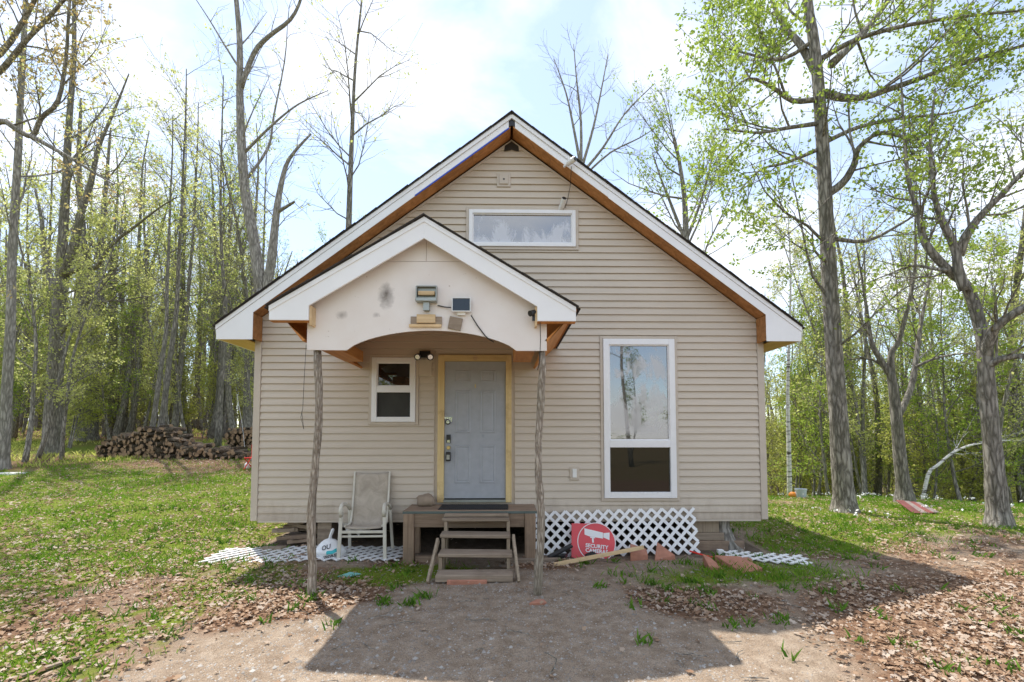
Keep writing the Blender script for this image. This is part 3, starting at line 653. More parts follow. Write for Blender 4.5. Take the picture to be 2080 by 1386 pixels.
# things mounted on the porch front
yF = PY - 0.021
def PX(px, py, y=yF): p = onY(px, py, y); return p[0], p[2]
bx, bz = PX(868, 600)
wl = thing('work_light', 'grey metal work light with open box housing above the wood blocks', 'light', (bx, yF, bz - 0.1))
fl = MB(); w, h, d = 0.105, 0.085, 0.09
fl.box(bx - w, bx + w, yF - d, yF - 0.002, bz - h, bz - h + 0.035).box(bx - w, bx + w, yF - d * 0.55, yF - 0.002, bz + h - 0.012, bz + h).box(bx - w, bx - w + 0.01, yF - d * 0.8, yF - 0.002, bz - h + 0.035, bz + h - 0.012).box(bx + w - 0.01, bx + w, yF - d * 0.8, yF - 0.002, bz - h + 0.035, bz + h - 0.012).box(bx - w + 0.01, bx + w - 0.01, yF - 0.012, yF - 0.002, bz - h + 0.035, bz + h - 0.012)
fl.build('housing', M['metal'], wl, 0.003)
MB().box(bx - w + 0.018, bx + w - 0.022, yF - 0.05, yF - 0.013, bz - 0.012, bz + 0.03).build('lamp_tube', M['pine'], wl, 0.004)
MB().box(bx - 0.03, bx + 0.03, yF - 0.06, yF - 0.002, bz - h - 0.085, bz - h - 0.001).build('neck', M['metal'], wl)
bx2, bz2 = PX(867, 650)
wb_ = thing('wood_block', 'nailed stack of short pine offcuts on the porch front', 'wood block', (bx2, yF, bz2 - 0.06))
MB().box(bx2 - 0.16, bx2 + 0.155, yF - 0.022, yF - 0.001, bz2 - 0.05, bz2 + 0.028).build('back_offcut', M['grey_wood'], wb_)
MB().box(bx2 - 0.095, bx2 + 0.092, yF - 0.045, yF - 0.0225, bz2 - 0.04, bz2 + 0.045).build('front_offcut', M['pine'], wb_)
MB().box(bx2 - 0.175, bx2 + 0.15, yF - 0.03, yF - 0.001, bz2 - 0.078, bz2 - 0.0515).build('ledge_offcut', M['pine'], wb_)
cx, cz = PX(925, 658); c_, s_ = math.cos(-0.2), math.sin(-0.2)
solo(MB().obox((cx, yF - 0.012, cz), ((c_, 0, s_), (0, 1, 0), (-s_, 0, c_)), (0.066, 0.011, 0.062)), 'wood_plate', M['grey_wood'], 'tilted square of grey wood nailed beside the pine offcuts', 'wood plate', (cx, yF, cz))
sx, sz = PX(938, 622)
sp_ = thing('solar_panel', 'small dark solar panel in a white frame on the porch front', 'solar panel', (sx, yF, sz - 0.08))
rect_ring(MB(), sx - 0.095, sx + 0.095, sz - 0.072, sz + 0.072, 0.008, yF - 0.06, yF - 0.03).build('frame', M['whiteplastic'], sp_)
MB().box(sx - 0.087, sx + 0.087, yF - 0.052, yF - 0.032, sz - 0.064, sz + 0.064).build('panel', M['dullglass'], sp_)
MB().box(sx - 0.04, sx + 0.04, yF - 0.031, yF - 0.001, sz - 0.10, sz - 0.02).build('bracket', M['whiteplastic'], sp_)
def cable(pts, label, r=0.006):
    mb = MB(); mb.tube(pts, [r] * len(pts), 5); mb.smooth = True
    return solo(mb, 'cable', M['cable'], label, 'cable', pts[0])
def pp(px, py, y): q = onY(px, py, y); return (q[0], y, q[2])
cable([pp(889, 621, yF - 0.012), pp(903, 624, yF - 0.012), pp(916, 625, yF - 0.03)], 'short black cable between the work light and the solar panel')
cable([pp(957, 641, yF - 0.03), pp(970, 662, yF - 0.01), pp(985, 682, yF - 0.008), pp(994, 690, yF - 0.006), pp(1003, 695, PY + 0.01)], 'black cable running down from the solar panel to the arch')
cable([pp(1097, 655, PY - 0.14), pp(1098, 690, PY - 0.1), pp(1096, 735, PY - 0.06), pp(1092, 752, PY - 0.06)], 'thin black cable hanging at the right porch pole', 0.004)
cable([pp(622, 700, PY - 0.03), pp(618, 770, PY - 0.03), pp(615, 830, PY - 0.03), pp(611, 848, PY - 0.03), pp(617, 872, PY - 0.03), pp(613, 836, PY - 0.035)], 'thin wire dangling beside the left porch pole', 0.0025)
q = pp(1081, 640, PY - 0.10)
kc = thing('porch_camera', 'small black security camera tucked behind the right porch fascia', 'camera', q)
mb = MB(); mb.tube([(q[0] + 0.03, q[1], q[2] + 0.03), (q[0] - 0.025, q[1] - 0.05, q[2])], [0.026, 0.03], 10); mb.build('camera_body', M['black'], kc)
MB().box(q[0] + 0.0, q[0] + 0.05, q[1] - 0.01, q[1] + 0.01, q[2] - 0.06, q[2] + 0.0).build('mount', M['black'], kc)
# twin flood light over the wall
qx, qz = -1.235, 2.745
tf = thing('twin_floodlight', 'black twin-head floodlight between the small window and the door', 'light', (qx, -0.04, qz - 0.07))
MB().box(qx - 0.075, qx + 0.075, -0.10, -0.036, qz - 0.03, qz + 0.065).build('base', M['black'], tf, 0.008)
for s in (-1, 1):
    h = MB(); h.tube([(qx + s * 0.085, -0.08, qz - 0.01), (qx + s * 0.09, -0.15, qz - 0.035)], [0.035, 0.048], 14); k = h.build('lamp_head', M['black'], tf)
    g = MB(); g.tube([(qx + s * 0.09, -0.1505, qz - 0.0352), (qx + s * 0.0905, -0.155, qz - 0.037)], [0.036, 0.033], 12); g.build('lens', M['chrome'], k)
def bullet_cam(p, d, label):
    t = thing('security_camera', label, 'camera', p); p = Vector(p); d = Vector(d).normalized()
    b = MB(); b.tube([p - d * 0.06, p + d * 0.07], [0.038, 0.038], 12); k = b.build('camera_body', M['whiteplastic'], t)
    b = MB(); b.tube([p + d * 0.0705, p + d * 0.08], [0.033, 0.031], 12); b.build('lens', M['black'], k)
    return t
p = pp(1160, 328, -OV - 0.09); t = bullet_cam(p, (0.75, -0.8, 0.1), 'white security camera on the right rake board near the peak')
MB().bar((p[0] - 0.09, -OV - 0.01, p[2] - 0.03), (p[0] - 0.02, p[1], p[2] - 0.01), 0.025, 0.025).build('mount', M['whiteplastic'], t)
p = pp(1143, 413, -0.10); t = bullet_cam(p, (0.2, -0.75, 0.55), 'white security camera above the gable window')
MB().bar((p[0] - 0.03, -0.02, p[2] - 0.06), (p[0], p[1], p[2] - 0.01), 0.05, 0.05).build('mount', M['whiteplastic'], t)
cable([pp(1161, 338, -OV - 0.03), pp(1160, 352, -OV - 0.02), pp(1158, 380, -0.05), pp(1153, 405, -0.03), pp(1147, 425, -0.03)], 'thin dark cable joining the two gable cameras', 0.004)

# ------------------------------------------------------------------ deck and steps
DT = 0.635
deck = thing('deck_platform', 'small weathered wooden landing under the front door', 'deck', (-0.54, -0.3, 0))
for k, (a, b) in enumerate([(-0.57, -0.385), (-0.38, -0.20), (-0.195, -0.022)]):
    MB().box(-1.41, 0.32, a, b, DT - 0.035, DT + random.uniform(-0.003, 0.003)).build('plank', M['deckx'], deck, 0.004)
MB().box(-1.28, -0.88, -0.578, -0.54, DT - 0.21, DT - 0.036).box(-0.08, 0.16, -0.578, -0.54, DT - 0.21, DT - 0.036).box(-0.88, -0.08, -0.565, -0.53, DT - 0.22, DT - 0.036).build('rim_joist', M['deckx'], deck, 0.003)
for xa, xb in ((-1.40, -1.262), (0.162, 0.302)): MB().box(xa, xb, -0.60, -0.50, gz(xa, -0.55) - 0.05, DT - 0.036).build('post', M['deckz'], deck, 0.005)
for xa, xb in ((-1.36, -1.27), (0.18, 0.27)): MB().box(xa, xb, -0.14, -0.05, -0.05, DT - 0.036).build('post', M['deckz'], deck, 0.005)
MB().box(-1.25, -0.85, -0.56, -0.50, -0.02, 0.05).build('sill_board', M['deckx'], deck)
MB().box(-0.1, 0.62, -0.66, -0.57, -0.06, 0.035).build('sill_board', M['grey_wood'], deck, 0.004)
MB().box(-1.41, 0.32, -0.592, -0.571, DT - 0.034, DT - 0.006).build('edge_strip', plain('green grey metal edge', (0.10, 0.13, 0.12), 0.6), deck)
steps = thing('wooden_steps', 'rough grey wooden steps with four treads leading to the landing', 'steps', (-0.44, -1.1, 0))
TR = [(-0.88, -0.04, -0.60, -0.79, 0.575), (-0.87, -0.03, -0.80, -1.02, 0.42), (-0.855, -0.01, -1.02, -1.26, 0.255), (-0.85, -0.005, -1.27, -1.49, 0.09)]
for k, (a, b, y0, y1, z) in enumerate(TR):
    tl = random.uniform(-0.006, 0.006); mb = MB().box(a, b, y1, y0, z - 0.038, z); mb.v = [(x, y, zz + tl * (1 if x > -0.4 else -1)) for x, y, zz in mb.v]
    mb.build('tread', M['grey_wood'], steps, 0.005)
MB().box(-0.865, -0.05, -0.60, -0.70, 0.58, 0.612).build('tread', M['grey_wood'], steps, 0.005)
MB().box(-0.85, -0.01, -1.5, -1.487, 0.02, 0.086).build('riser', M['grey_wood'], steps, 0.003)
for xa in (-0.865, -0.085):
    for (y, z0, z1) in ((-0.76, 0.383, 0.536), (-0.985, 0.218, 0.381), (-1.22, 0.055, 0.216)): MB().box(xa + 0.012, xa + 0.052, y - 0.02, y + 0.11, -0.02 if z0 < 0.1 else z0 - 0.36, z1).build('riser_post', M['stripz'], steps, 0.003)
MB().bar((-0.93, -1.50, 0.01), (-0.89, -1.03, 0.37), 0.03, 0.07).build('side_rail', M['stripz'], steps, 0.003)
MB().bar((0.055, -1.50, 0.01), (0.005, -1.03, 0.41), 0.03, 0.07).build('side_rail', M['stripz'], steps, 0.003)
solo(MB().box(-0.72, -0.29, -1.53, -1.40, gz(-0.5, -1.46) - 0.03, 0.047), 'paver', M['brick'], 'flat red paver under the bottom step', 'paver', (-0.5, -1.46, 0.0), bevel=0.006)
mb = MB(); 
for k in range(34): mb.box(-0.965 + k * 0.0268, -0.965 + k * 0.0268 + 0.017, -0.50, -0.10, DT + 0.004, DT + 0.013)
mb.box(-0.97, -0.05, -0.505, -0.095, DT + 0.0035, DT + 0.008)
solo(mb, 'doormat', M['mat'], 'dark ribbed rubber doormat in front of the grey door', 'doormat', (-0.5, -0.3, DT))
def rock(name, c, r, seed, mat, label, cat, flat=1.0):
    mb = MB(); mb.ball((0, 0, 0), 1.0, 12, 8); rr = random.Random(seed)
    vv = []
    for p in mb.v:
        v = Vector(p); n = mnoise.noise(v * 1.3 + Vector((seed, 0, 0))); v = v * (1 + 0.28 * n)
        vv.append((c[0] + v.x * r[0], c[1] + v.y * r[1], c[2] + max(-0.75, v.z) * r[2]))
    mb.v = vv; mb.smooth = True
    return solo(mb, name, mat, label, cat, c)
rock('stone', (-1.19, -0.16, DT + 0.075), (0.135, 0.09, 0.095), 3, M['stone'], 'rounded tan stone on the landing left of the door', 'stone')

# ------------------------------------------------------------------ patio chairs
def patio_chair(loc, rz, label, sz=1.0):
    t = thing('patio_chair', label, 'chair', loc, rz)
    ORG[t.name] = Vector((0, 0, 0)); t.scale = (1, 0.76, 1)
    def part(mb, name, mat, bev=0.0):
        o = mb.build(name, mat, t, bev); return o
    W = 0.275
    for s in (-1, 1):
        x = s * W
        a = MB(); a.bar((x + s * 0.02, -0.33, 0.0), (x, -0.30, 0.62 * sz), 0.045, 0.028, (0, 1, 0)); part(a, 'leg', M['chairframe'], 0.006)
        a = MB(); a.bar((x + s * 0.02, 0.30, 0.0), (x, 0.16, 0.60 * sz), 0.04, 0.026, (0, 1, 0)); part(a, 'leg', M['chairframe'], 0.006)
        a = MB(); pts = [(x, -0.315, 0.56), (x, -0.345, 0.63), (x, -0.32, 0.685), (x, -0.25, 0.71), (x, -0.10, 0.70), (x, 0.06, 0.66), (x, 0.17, 0.60)]
        a.tube([(p[0], p[1], p[2] * sz) for p in pts], [0.024] * 7, 8); a.smooth = True; part(a, 'armrest', M['chairframe'])
        a = MB(); pts = [(x, -0.315, 0.52), (x, -0.29, 0.60), (x, -0.235, 0.615), (x, -0.2, 0.57)]; a.tube([(p[0], p[1], p[2] * sz) for p in pts], [0.013] * 4, 6); part(a, 'arm_scroll', M['chairframe'])
        a = MB(); pts = [(x - s * 0.035, -0.26, 0.43), (x - s * 0.035, -0.05, 0.405), (x - s * 0.035, 0.09, 0.425), (x - s * 0.035, 0.15, 0.52), (x - s * 0.035, 0.24, 0.85), (x - s * 0.035, 0.285, 1.06), (x - s * 0.035, 0.31, 1.10)]
        a.tube([(p[0], p[1], p[2] * sz) for p in pts], [0.014] * 7, 8); part(a, 'side_rail', M['chairframe'])
    a = MB(); a.bar((-W, -0.305, 0.36 * sz), (W, -0.305, 0.36 * sz), 0.025, 0.035); part(a, 'crossbar', M['chairframe'], 0.004)
    a = MB(); a.bar((-W, -0.285, 0.30 * sz), (W, -0.285, 0.30 * sz), 0.02, 0.028); part(a, 'crossbar', M['chairframe'], 0.004)
    prof = [(-0.275, 0.405), (-0.25, 0.43), (-0.05, 0.408), (0.06, 0.412), (0.12, 0.45), (0.155, 0.53), (0.195, 0.68), (0.24, 0.85), (0.282, 1.05), (0.305, 1.095), (0.325, 1.085)]
    mb = MB(); nx = 6
    for (y, z) in prof:
        for i in range(nx + 1):
            u = i / nx; x = -0.232 + 0.464 * u; mb.v.append((x, y, (z - 0.014 * math.sin(u * math.pi)) * sz))
    for jn in range(len(prof) - 1):
        for i in range(nx): mb.f.append((jn * 7 + i, jn * 7 + i + 1, jn * 7 + 8 + i, jn * 7 + 7 + i)); mb.m.append(0)
    mb.smooth = True; o = part(mb, 'sling', M['sling']); md = o.modifiers.new('thick', 'SOLIDIFY'); md.thickness = 0.006
    return t
patio_chair((-1.945, -0.30, gz(-1.95, -0.3) + 0.0), R(2), 'tan sling patio chair with cream frame against the wall left of the landing')

# ------------------------------------------------------------------ lattice panels
def lattice(name, label, w, h, M4, sw=0.040, pitch=0.152, wob=0.0):
    t = thing(name, label, 'lattice', tuple(M4.translation)); off = M4.translation
    for d in (1, -1):
        c = -h
        while c < w + h:
            # strip centre line x = c + d*z ; clip to 0..w, 0..h
            if d == 1: za, zb = max(0, -c), min(h, w - c); xa, xb = c + za, c + zb
            else:
                za, zb = max(0, c - w), min(h, c); xa, xb = c - za, c - zb
            if zb - za > 0.03:
                mb = MB(); y = -0.005 if d == 1 else 0.0055
                a = Vector((xa, y, za)); b = Vector((xb, y, zb)); e = (b - a).normalized() * 0.012
                mb.bar(a - e, b + e, 0.010, sw, (0, 0, 1))
                # bar() lies with 'up' perpendicular in plane
                if wob: mb.v = [(x, y_ + wob * math.sin(x * 3.0 + z * 2), z) for x, y_, z in mb.v]
                mb.xf(M4); o = bpy.data.objects.new('slat', mb.mesh('slat', M['lattice'], off)); reg(o, t)
            c += pitch
    return t
def mat4(origin, xdir, zdir):
    X = Vector(xdir).normalized(); Z = Vector(zdir); Z = (Z - X * Z.dot(X)).normalized(); Y = Z.cross(X)
    m = Matrix((X, Y, Z)).transposed().to_4x4(); m.translation = Vector(origin); return m
zl = gz(1.3, -0.18)
lattice('lattice_panel', 'white diamond lattice panel leaning against the wall behind the red sign', 2.28, 0.60, mat4((0.31, -0.20, -0.06), (1, 0, 0.022), (0, 0.25, 1)))
za, zb_ = gz(-3.9, -0.5), gz(-1.4, -0.4)
lattice('fallen_lattice', 'white lattice panel lying flat on the ground left of the landing', 2.45, 0.60, mat4((-3.90, -0.72, za + 0.03), (1, 0.06, (zb_ - za) / 2.5), (-0.1, 1, 0.05)), wob=0.008)
za = gz(3.4, -0.75)
lattice('broken_lattice', 'small broken piece of white lattice lying in the weeds at right', 0.95, 0.34, mat4((2.78, -0.62, za + 0.05), (1, -0.32, -0.02), (0.35, 1, 0.06)), wob=0.01)

# ------------------------------------------------------------------ red sign and clutter by the lattice
def text_mesh(s, size, loc_m, mat, parent, name='lettering', offset=0.0, ext=0.001):
    cu = bpy.data.curves.new('txt', 'FONT'); cu.body = s; cu.size = size; cu.align_x = 'CENTER'; cu.extrude = ext; cu.offset = offset; cu.resolution_u = 3
    tmp = bpy.data.objects.new('txt', cu); COL.objects.link(tmp); dg = bpy.context.evaluated_depsgraph_get()
    me = bpy.data.meshes.new_from_object(tmp.evaluated_get(dg)); bpy.data.objects.remove(tmp); bpy.data.curves.remove(cu)
    me.transform(loc_m); me.materials.clear(); me.materials.append(mat); me.name = name
    o = bpy.data.objects.new(name, me); reg(o, parent); return o
S0 = Vector((0.80, -0.325, -0.05)); SM = mat4(S0, (1, -0.04, -0.10), (0.03, 0.33, 1)) @ Matrix.Scale(1.12, 4)
sign = thing('security_sign', 'red security cameras sign leaning on the white lattice', 'sign', tuple(S0))
def sgn(mb, name, mat): mb.xf(SM); o = bpy.data.objects.new(name, mb.mesh(name, mat, S0)); reg(o, sign); return o
circ = [(0.295 + 0.235 * math.cos(a * math.pi / 20), 0.225 + 0.235 * math.sin(a * math.pi / 20)) for a in range(40)]
plate = [(-0.01, 0.0), (0.10, 0.0)] + [p for p in circ[29:]] + [p for p in circ[:14]] + [(-0.02, 0.42)]
plate = [(0.0, 0.02), (0.16, 0.0)] + circ[26:] + circ[:12] + [(0.17, 0.435), (-0.02, 0.42)]
sgn(MB().prism(plate, 0.0, 0.004), 'plate', M['red'])
ring = MB()
for a in range(40):
    b = (a + 1) % 40
    f = lambda p, k: (0.295 + (p[0] - 0.295) * k, 0.225 + (p[1] - 0.225) * k)
    i0, i1, o0, o1 = f(circ[a], 0.955), f(circ[b], 0.955), f(circ[a], 0.995), f(circ[b], 0.995)
    ring.add([(i0[0], -0.0015, i0[1]), (i1[0], -0.0015, i1[1]), (o1[0], -0.0015, o1[1]), (o0[0], -0.0015, o0[1])], [(0, 1, 2, 3)])
sgn(ring, 'ring', M['signwhite'])
ic = MB()
for poly in ([(0.14, 0.375), (0.145, 0.30), (0.20, 0.285), (0.37, 0.275), (0.37, 0.345)], [(0.375, 0.34), (0.375, 0.29), (0.45, 0.265), (0.45, 0.355)], [(0.215, 0.283), (0.275, 0.279), (0.275, 0.268), (0.215, 0.268)], [(0.235, 0.267), (0.258, 0.267), (0.262, 0.215), (0.243, 0.215)]):
    ic.add([(x, -0.0015, z) for x, z in poly], [tuple(range(len(poly)))])
sgn(ic, 'camera_icon', M['signwhite'])
RX = Matrix.Rotation(R(90), 4, 'X')
for s, z in (('SECURITY', 0.155), ('CAMERAS', 0.10), ('IN USE', 0.045)):
    m4 = Matrix.Translation(-S0) @ SM @ Matrix.Translation((0.30, -0.0018, z)) @ RX
    text_mesh(s, 0.062, m4, M['signwhite'], sign, offset=0.0018)
a = onY(1125, 1146, -0.84); b = onY(1307, 1112, -0.50)
solo(MB().bar((a[0], -0.84, gz(a[0], -0.84) + 0.02), (b[0], -0.50, b[2]), 0.035, 0.045), 'wood_stick', M['pine'], 'long pale wood stick lying in front of the red sign', 'stick', (a[0], -0.84, gz(a[0], -0.84)), bevel=0.003)
# black folded tool left of the sign
q = (0.62, -0.40, gz(0.62, -0.40))
tl = thing('black_tool', 'black plastic tool lying between the right pole and the sign', 'tool', q)
mb = MB(); mb.bar((0.48, -0.46, q[2] + 0.03), (0.80, -0.36, q[2] + 0.16), 0.09, 0.035); mb.build('handle', M['black'], tl, 0.008)
mb = MB(); mb.bar((0.56, -0.40, q[2] + 0.025), (0.72, -0.46, q[2] + 0.05), 0.14, 0.04); mb.build('blade', M['black'], tl, 0.008)
mb = MB(); mb.tube([(0.98, -0.42, q[2] + 0.035), (1.07, -0.40, q[2] + 0.06), (1.15, -0.42, q[2] + 0.03)], [0.03, 0.035, 0.02], 8)
solo(mb, 'work_glove', M['black'], 'dark crumpled glove at the foot of the red sign', 'glove', (1.05, -0.42, q[2]))
def chunk(poly, z0, h, label, tilt=(0, 0)):
    x = sum(p[0] for p in poly) / len(poly); y = sum(p[1] for p in poly) / len(poly); zb = gz(x, y) - 0.015 + z0
    mb = MB(); n = len(poly)
    P = [(a, b, zb) for a, b in poly] + [(a, b, zb + h + tilt[0] * (a - x) + tilt[1] * (b - y)) for a, b in poly]
    mb.add(P, [tuple(reversed(range(n))), tuple(range(n, 2 * n))] + [(i, (i + 1) % n, n + (i + 1) % n, n + i) for i in range(n)])
    return solo(mb, 'broken_paver', M['brick'], label, 'paver', (x, y, zb), 'broken red pavers', bevel=0.006)
chunk([(1.55, -0.50), (1.80, -0.44), (1.83, -0.28), (1.62, -0.24)], 0, 0.13, 'broken red paver tilted under the end of the stick', (-0.25, 0.3))
chunk([(1.86, -0.52), (2.16, -0.46), (1.98, -0.28)], 0, 0.11, 'pointed red paver piece against the lattice foot', (0.0, 0.75))
chunk([(2.36, -1.00), (2.55, -0.98), (2.47, -0.80), (2.38, -0.78)], 0, 0.09, 'small wedge of red paver standing left of the larger slab', (-0.3, 0.4))
chunk([(2.70, -1.13), (2.98, -1.06), (2.86, -0.78), (2.56, -0.72)], 0, 0.075, 'largest red paver slab lying in the moss', (0.05, 0.25))
chunk([(2.74, -0.74), (3.05, -0.72), (3.04, -0.62), (2.75, -0.63)], 0, 0.06, 'narrow tan paver strip behind the largest red slab')
q = onY(1095, 1228, -2.06); chunk([(0.13, -2.16), (0.30, -2.14), (0.28, -2.06), (0.2, -2.07)], 0, 0.04, 'small tan paver chip by the foot of the right pole')
mb = MB().box(2.78, 2.86, -0.36, -0.30, gz(2.8, -0.33) - 0.01, gz(2.8, -0.33) + 0.09); solo(mb, 'white_block', M['whiteplastic'], 'small white block in front of the right pier', 'block', (2.82, -0.33, gz(2.8, -0.33)), bevel=0.006)
mb = MB(); zz = gz(2.5, -0.4) + 0.02; mb.tube([(2.40, -0.33, zz + 0.05), (2.48, -0.36, zz + 0.03), (2.58, -0.43, zz + 0.01), (2.70, -0.50, zz)], [0.012] * 4, 6); solo(mb, 'orange_cable', M['redplastic'], 'short orange red cable end beside the lattice', 'cable', (2.5, -0.4, zz))
# piers under the house
def pier(name, x, y, label, blocks):
    z = gz(x, y) - 0.03; t = thing(name, label, 'pier', (x, y, z))
    for k, (w, d, h, dx, mt) in enumerate(blocks):
        o = MB().box(x + dx - w / 2, x + dx + w / 2, y - d / 2, y + d / 2, z, z + h).build('timber', mt, t, 0.01); z += h + 0.001
    return z
pier('right_pier', 2.86, 0.22, 'stacked weathered timbers holding up the right front corner', [(0.78, 0.36, 0.16, 0.10, M['deckx']), (0.46, 0.32, 0.11, -0.02, M['grey_wood']), (0.40, 0.30, 0.18, -0.06, M['stripz'])])
mb = MB(); zz = gz(3.1, 0.0); mb.tube([(3.23, 0.14, zz - 0.05), (3.16, 0.16, zz + 0.12), (3.10, 0.18, zz + 0.3), (3.09, 0.2, 0.415)], [0.17, 0.12, 0.10, 0.11], 9, True, 0, 0.16)
solo(mb, 'stump_post', M['bark_pale'], 'ragged flared stump post beside the right pier', 'post', (3.15, 0.16, zz))
lp = thing('left_pier', 'jumbled pile of wood blocks under the left front of the house', 'pier', (-3.1, 0.2, gz(-3.1, 0.2)))
zz = gz(-3.1, 0.2)
for k in range(13):
    x = -3.32 + random.random() * 0.55; y = 0.02 + random.random() * 0.3; L = random.uniform(0.16, 0.4); a = random.uniform(-0.5, 0.5); z = zz + 0.03 + 0.026 * k
    if z > ZB - 0.07: z = ZB - 0.07 - random.random() * 0.1
    MB().bar((x - L / 2 * math.cos(a), y - L / 2 * math.sin(a), z), (x + L / 2 * math.cos(a), y + L / 2 * math.sin(a), z + random.uniform(-0.05, 0.05)), 0.09, 0.05).build('wood_offcut', random.choice([M['grey_wood'], M['deckx'], M['deckx']]), lp, 0.005)
MB().box(-2.76, -2.56, 0.06, 0.3, zz - 0.1, ZB - 0.005).build('wood_offcut', M['grey_wood'], lp, 0.006)
solo(MB().bar((-3.45, -0.12, gz(-3.4, -0.1) + 0.02), (-3.12, -0.16, gz(-3.1, -0.1) + 0.03), 0.12, 0.045), 'scrap_board', M['grey_wood'], 'short scrap board on the ground by the left corner', 'board', (-3.3, -0.14, gz(-3.3, -0.14)))
# torn house wrap hanging below the siding
mb = MB(); nx, nz = 18, 7
for jn in range(nz):
    for i in range(nx):
        u, w_ = i / (nx - 1), jn / (nz - 1); sag = 0.16 * math.sin(math.pi * u) ** 0.7 + 0.05 * random.random() * w_
        mb.v.append((-2.44 + 0.50 * u + 0.01 * math.sin(9 * w_), 0.03 - 0.05 * math.sin(u * 17 + w_ * 3) * w_ - 0.03 * math.sin(math.pi * w_), ZB + 0.0 - (sag + 0.03) * w_ + 0.012 * math.sin(u * 23 + w_ * 5)))
for jn in range(nz - 1):
    for i in range(nx - 1): mb.f.append((jn * nx + i, jn * nx + i + 1, jn * nx + nx + i + 1, jn * nx + nx + i)); mb.m.append(0)
mb.smooth = True; solo(mb, 'torn_house_wrap', plain('grubby white sheet', (0.60, 0.57, 0.53), 0.7, 0.2, 9), 'torn whitish sheet sagging below the siding left of the chair', 'sheet', (-2.2, 0.0, ZB))
# plastic bag with print
B0 = Vector((-2.40, -0.42, gz(-2.4, -0.42)))
bag = thing('plastic_bag', 'white plastic store bag with teal print beside the chair leg', 'bag', tuple(B0))
mb = MB(); nu, nv = 22, 12
for jn in range(nv + 1):
    t = jn / nv
    for i in range(nu):
        a = 2 * math.pi * i / nu
        r0 = (0.17 * (1 - t) ** 0.55 * (0.75 + 0.55 * min(1, 3 * t)) + 0.016) if t < 0.97 else 0.016
        wr = 1 + 0.035 * math.sin(5 * a + 4 * t) + 0.03 * math.sin(9 * a - 7 * t)
        mb.v.append((B0.x + 0.03 * (1 - t) - 0.0 * t + r0 * wr * math.cos(a) * 1.05, B0.y + r0 * wr * math.sin(a) * 0.75, B0.z + 0.005 + 0.245 * t + 0.0))
for jn in range(nv):
    for i in range(nu): mb.f.append((jn * nu + i, jn * nu + (i + 1) % nu, jn * nu + nu + (i + 1) % nu, jn * nu + nu + i)); mb.m.append(0)
mb.smooth = True; body = mb.build('bag_body', M['bag'], bag)
mb = MB(); mb.tube([B0 + Vector((0.0, 0, 0.23)), B0 + Vector((0.015, -0.01, 0.29)), B0 + Vector((0.04, 0, 0.36)), B0 + Vector((0.035, 0.01, 0.375))], [0.022, 0.018, 0.02, 0.008], 7, True, 0, 0.2); mb.build('bag_handle', M['bag'], bag)
def bag_y(x, z):
    """front surface of the bag (local to its base) at local x, z"""
    t = min(0.95, max(0.0, (z - 0.005) / 0.245)); r0 = 0.17 * (1 - t) ** 0.55 * (0.75 + 0.55 * min(1, 3 * t)) + 0.016
    dx = (x - 0.03 * (1 - t)) / (r0 * 1.05); return -0.75 * r0 * math.sqrt(max(0.02, 1 - dx * dx)) * 1.05 - 0.004
def wrap_on_bag(me):
    for v in me.vertices: v.co.y = bag_y(v.co.x, v.co.z)
    me.update()
rotb = Matrix.Rotation(R(-14), 4, 'Y')
for s, u0, v0, sz in (('OU', -0.015, 0.135, 0.075), ('STORE!', 0.045, 0.028, 0.058)):
    wrap_on_bag(text_mesh(s, sz, Matrix.Translation((u0 + 0.02, 0, v0)) @ rotb @ RX, M['ink'], bag, offset=0.0012, ext=0.0).data)
tp = MB(); g_ = 8
for jn in range(g_ + 1):
    for i in range(g_ + 1):
        u = -0.055 + 0.12 * i / g_; w_ = 0.005 * math.sin(i) + 0.042 * jn / g_; p = rotb @ Vector((u, 0, w_)); x_, z_ = p.x + 0.075, p.z + 0.082
        tp.v.append((B0.x + x_, B0.y + bag_y(x_, z_) + 0.0015, B0.z + z_))
for jn in range(g_):
    for i in range(g_): tp.f.append((jn * 9 + i, jn * 9 + i + 1, jn * 9 + 10 + i, jn * 9 + 9 + i)); tp.m.append(0)
tp.build('teal_print', M['teal'], bag)
q = onY(680, 1162, -1.2); zz = gz(-1.9, -1.2)
solo(MB().add([(-2.0, -1.24, zz + 0.02), (-1.86, -1.26, zz + 0.025), (-1.75, -1.17, zz + 0.03), (-1.88, -1.16, zz + 0.045), (-2.0, -1.24, zz + 0.012), (-1.86, -1.26, zz + 0.015), (-1.75, -1.17, zz + 0.02), (-1.88, -1.16, zz + 0.03)], [(0, 1, 2, 3), (7, 6, 5, 4), (0, 4, 5, 1), (1, 5, 6, 2), (2, 6, 7, 3), (3, 7, 4, 0)]), 'plastic_scrap', plain('pale teal plastic', (0.18, 0.42, 0.40), 0.4), 'flat pale teal scrap beside the left pole', 'scrap', (-1.88, -1.2, zz))

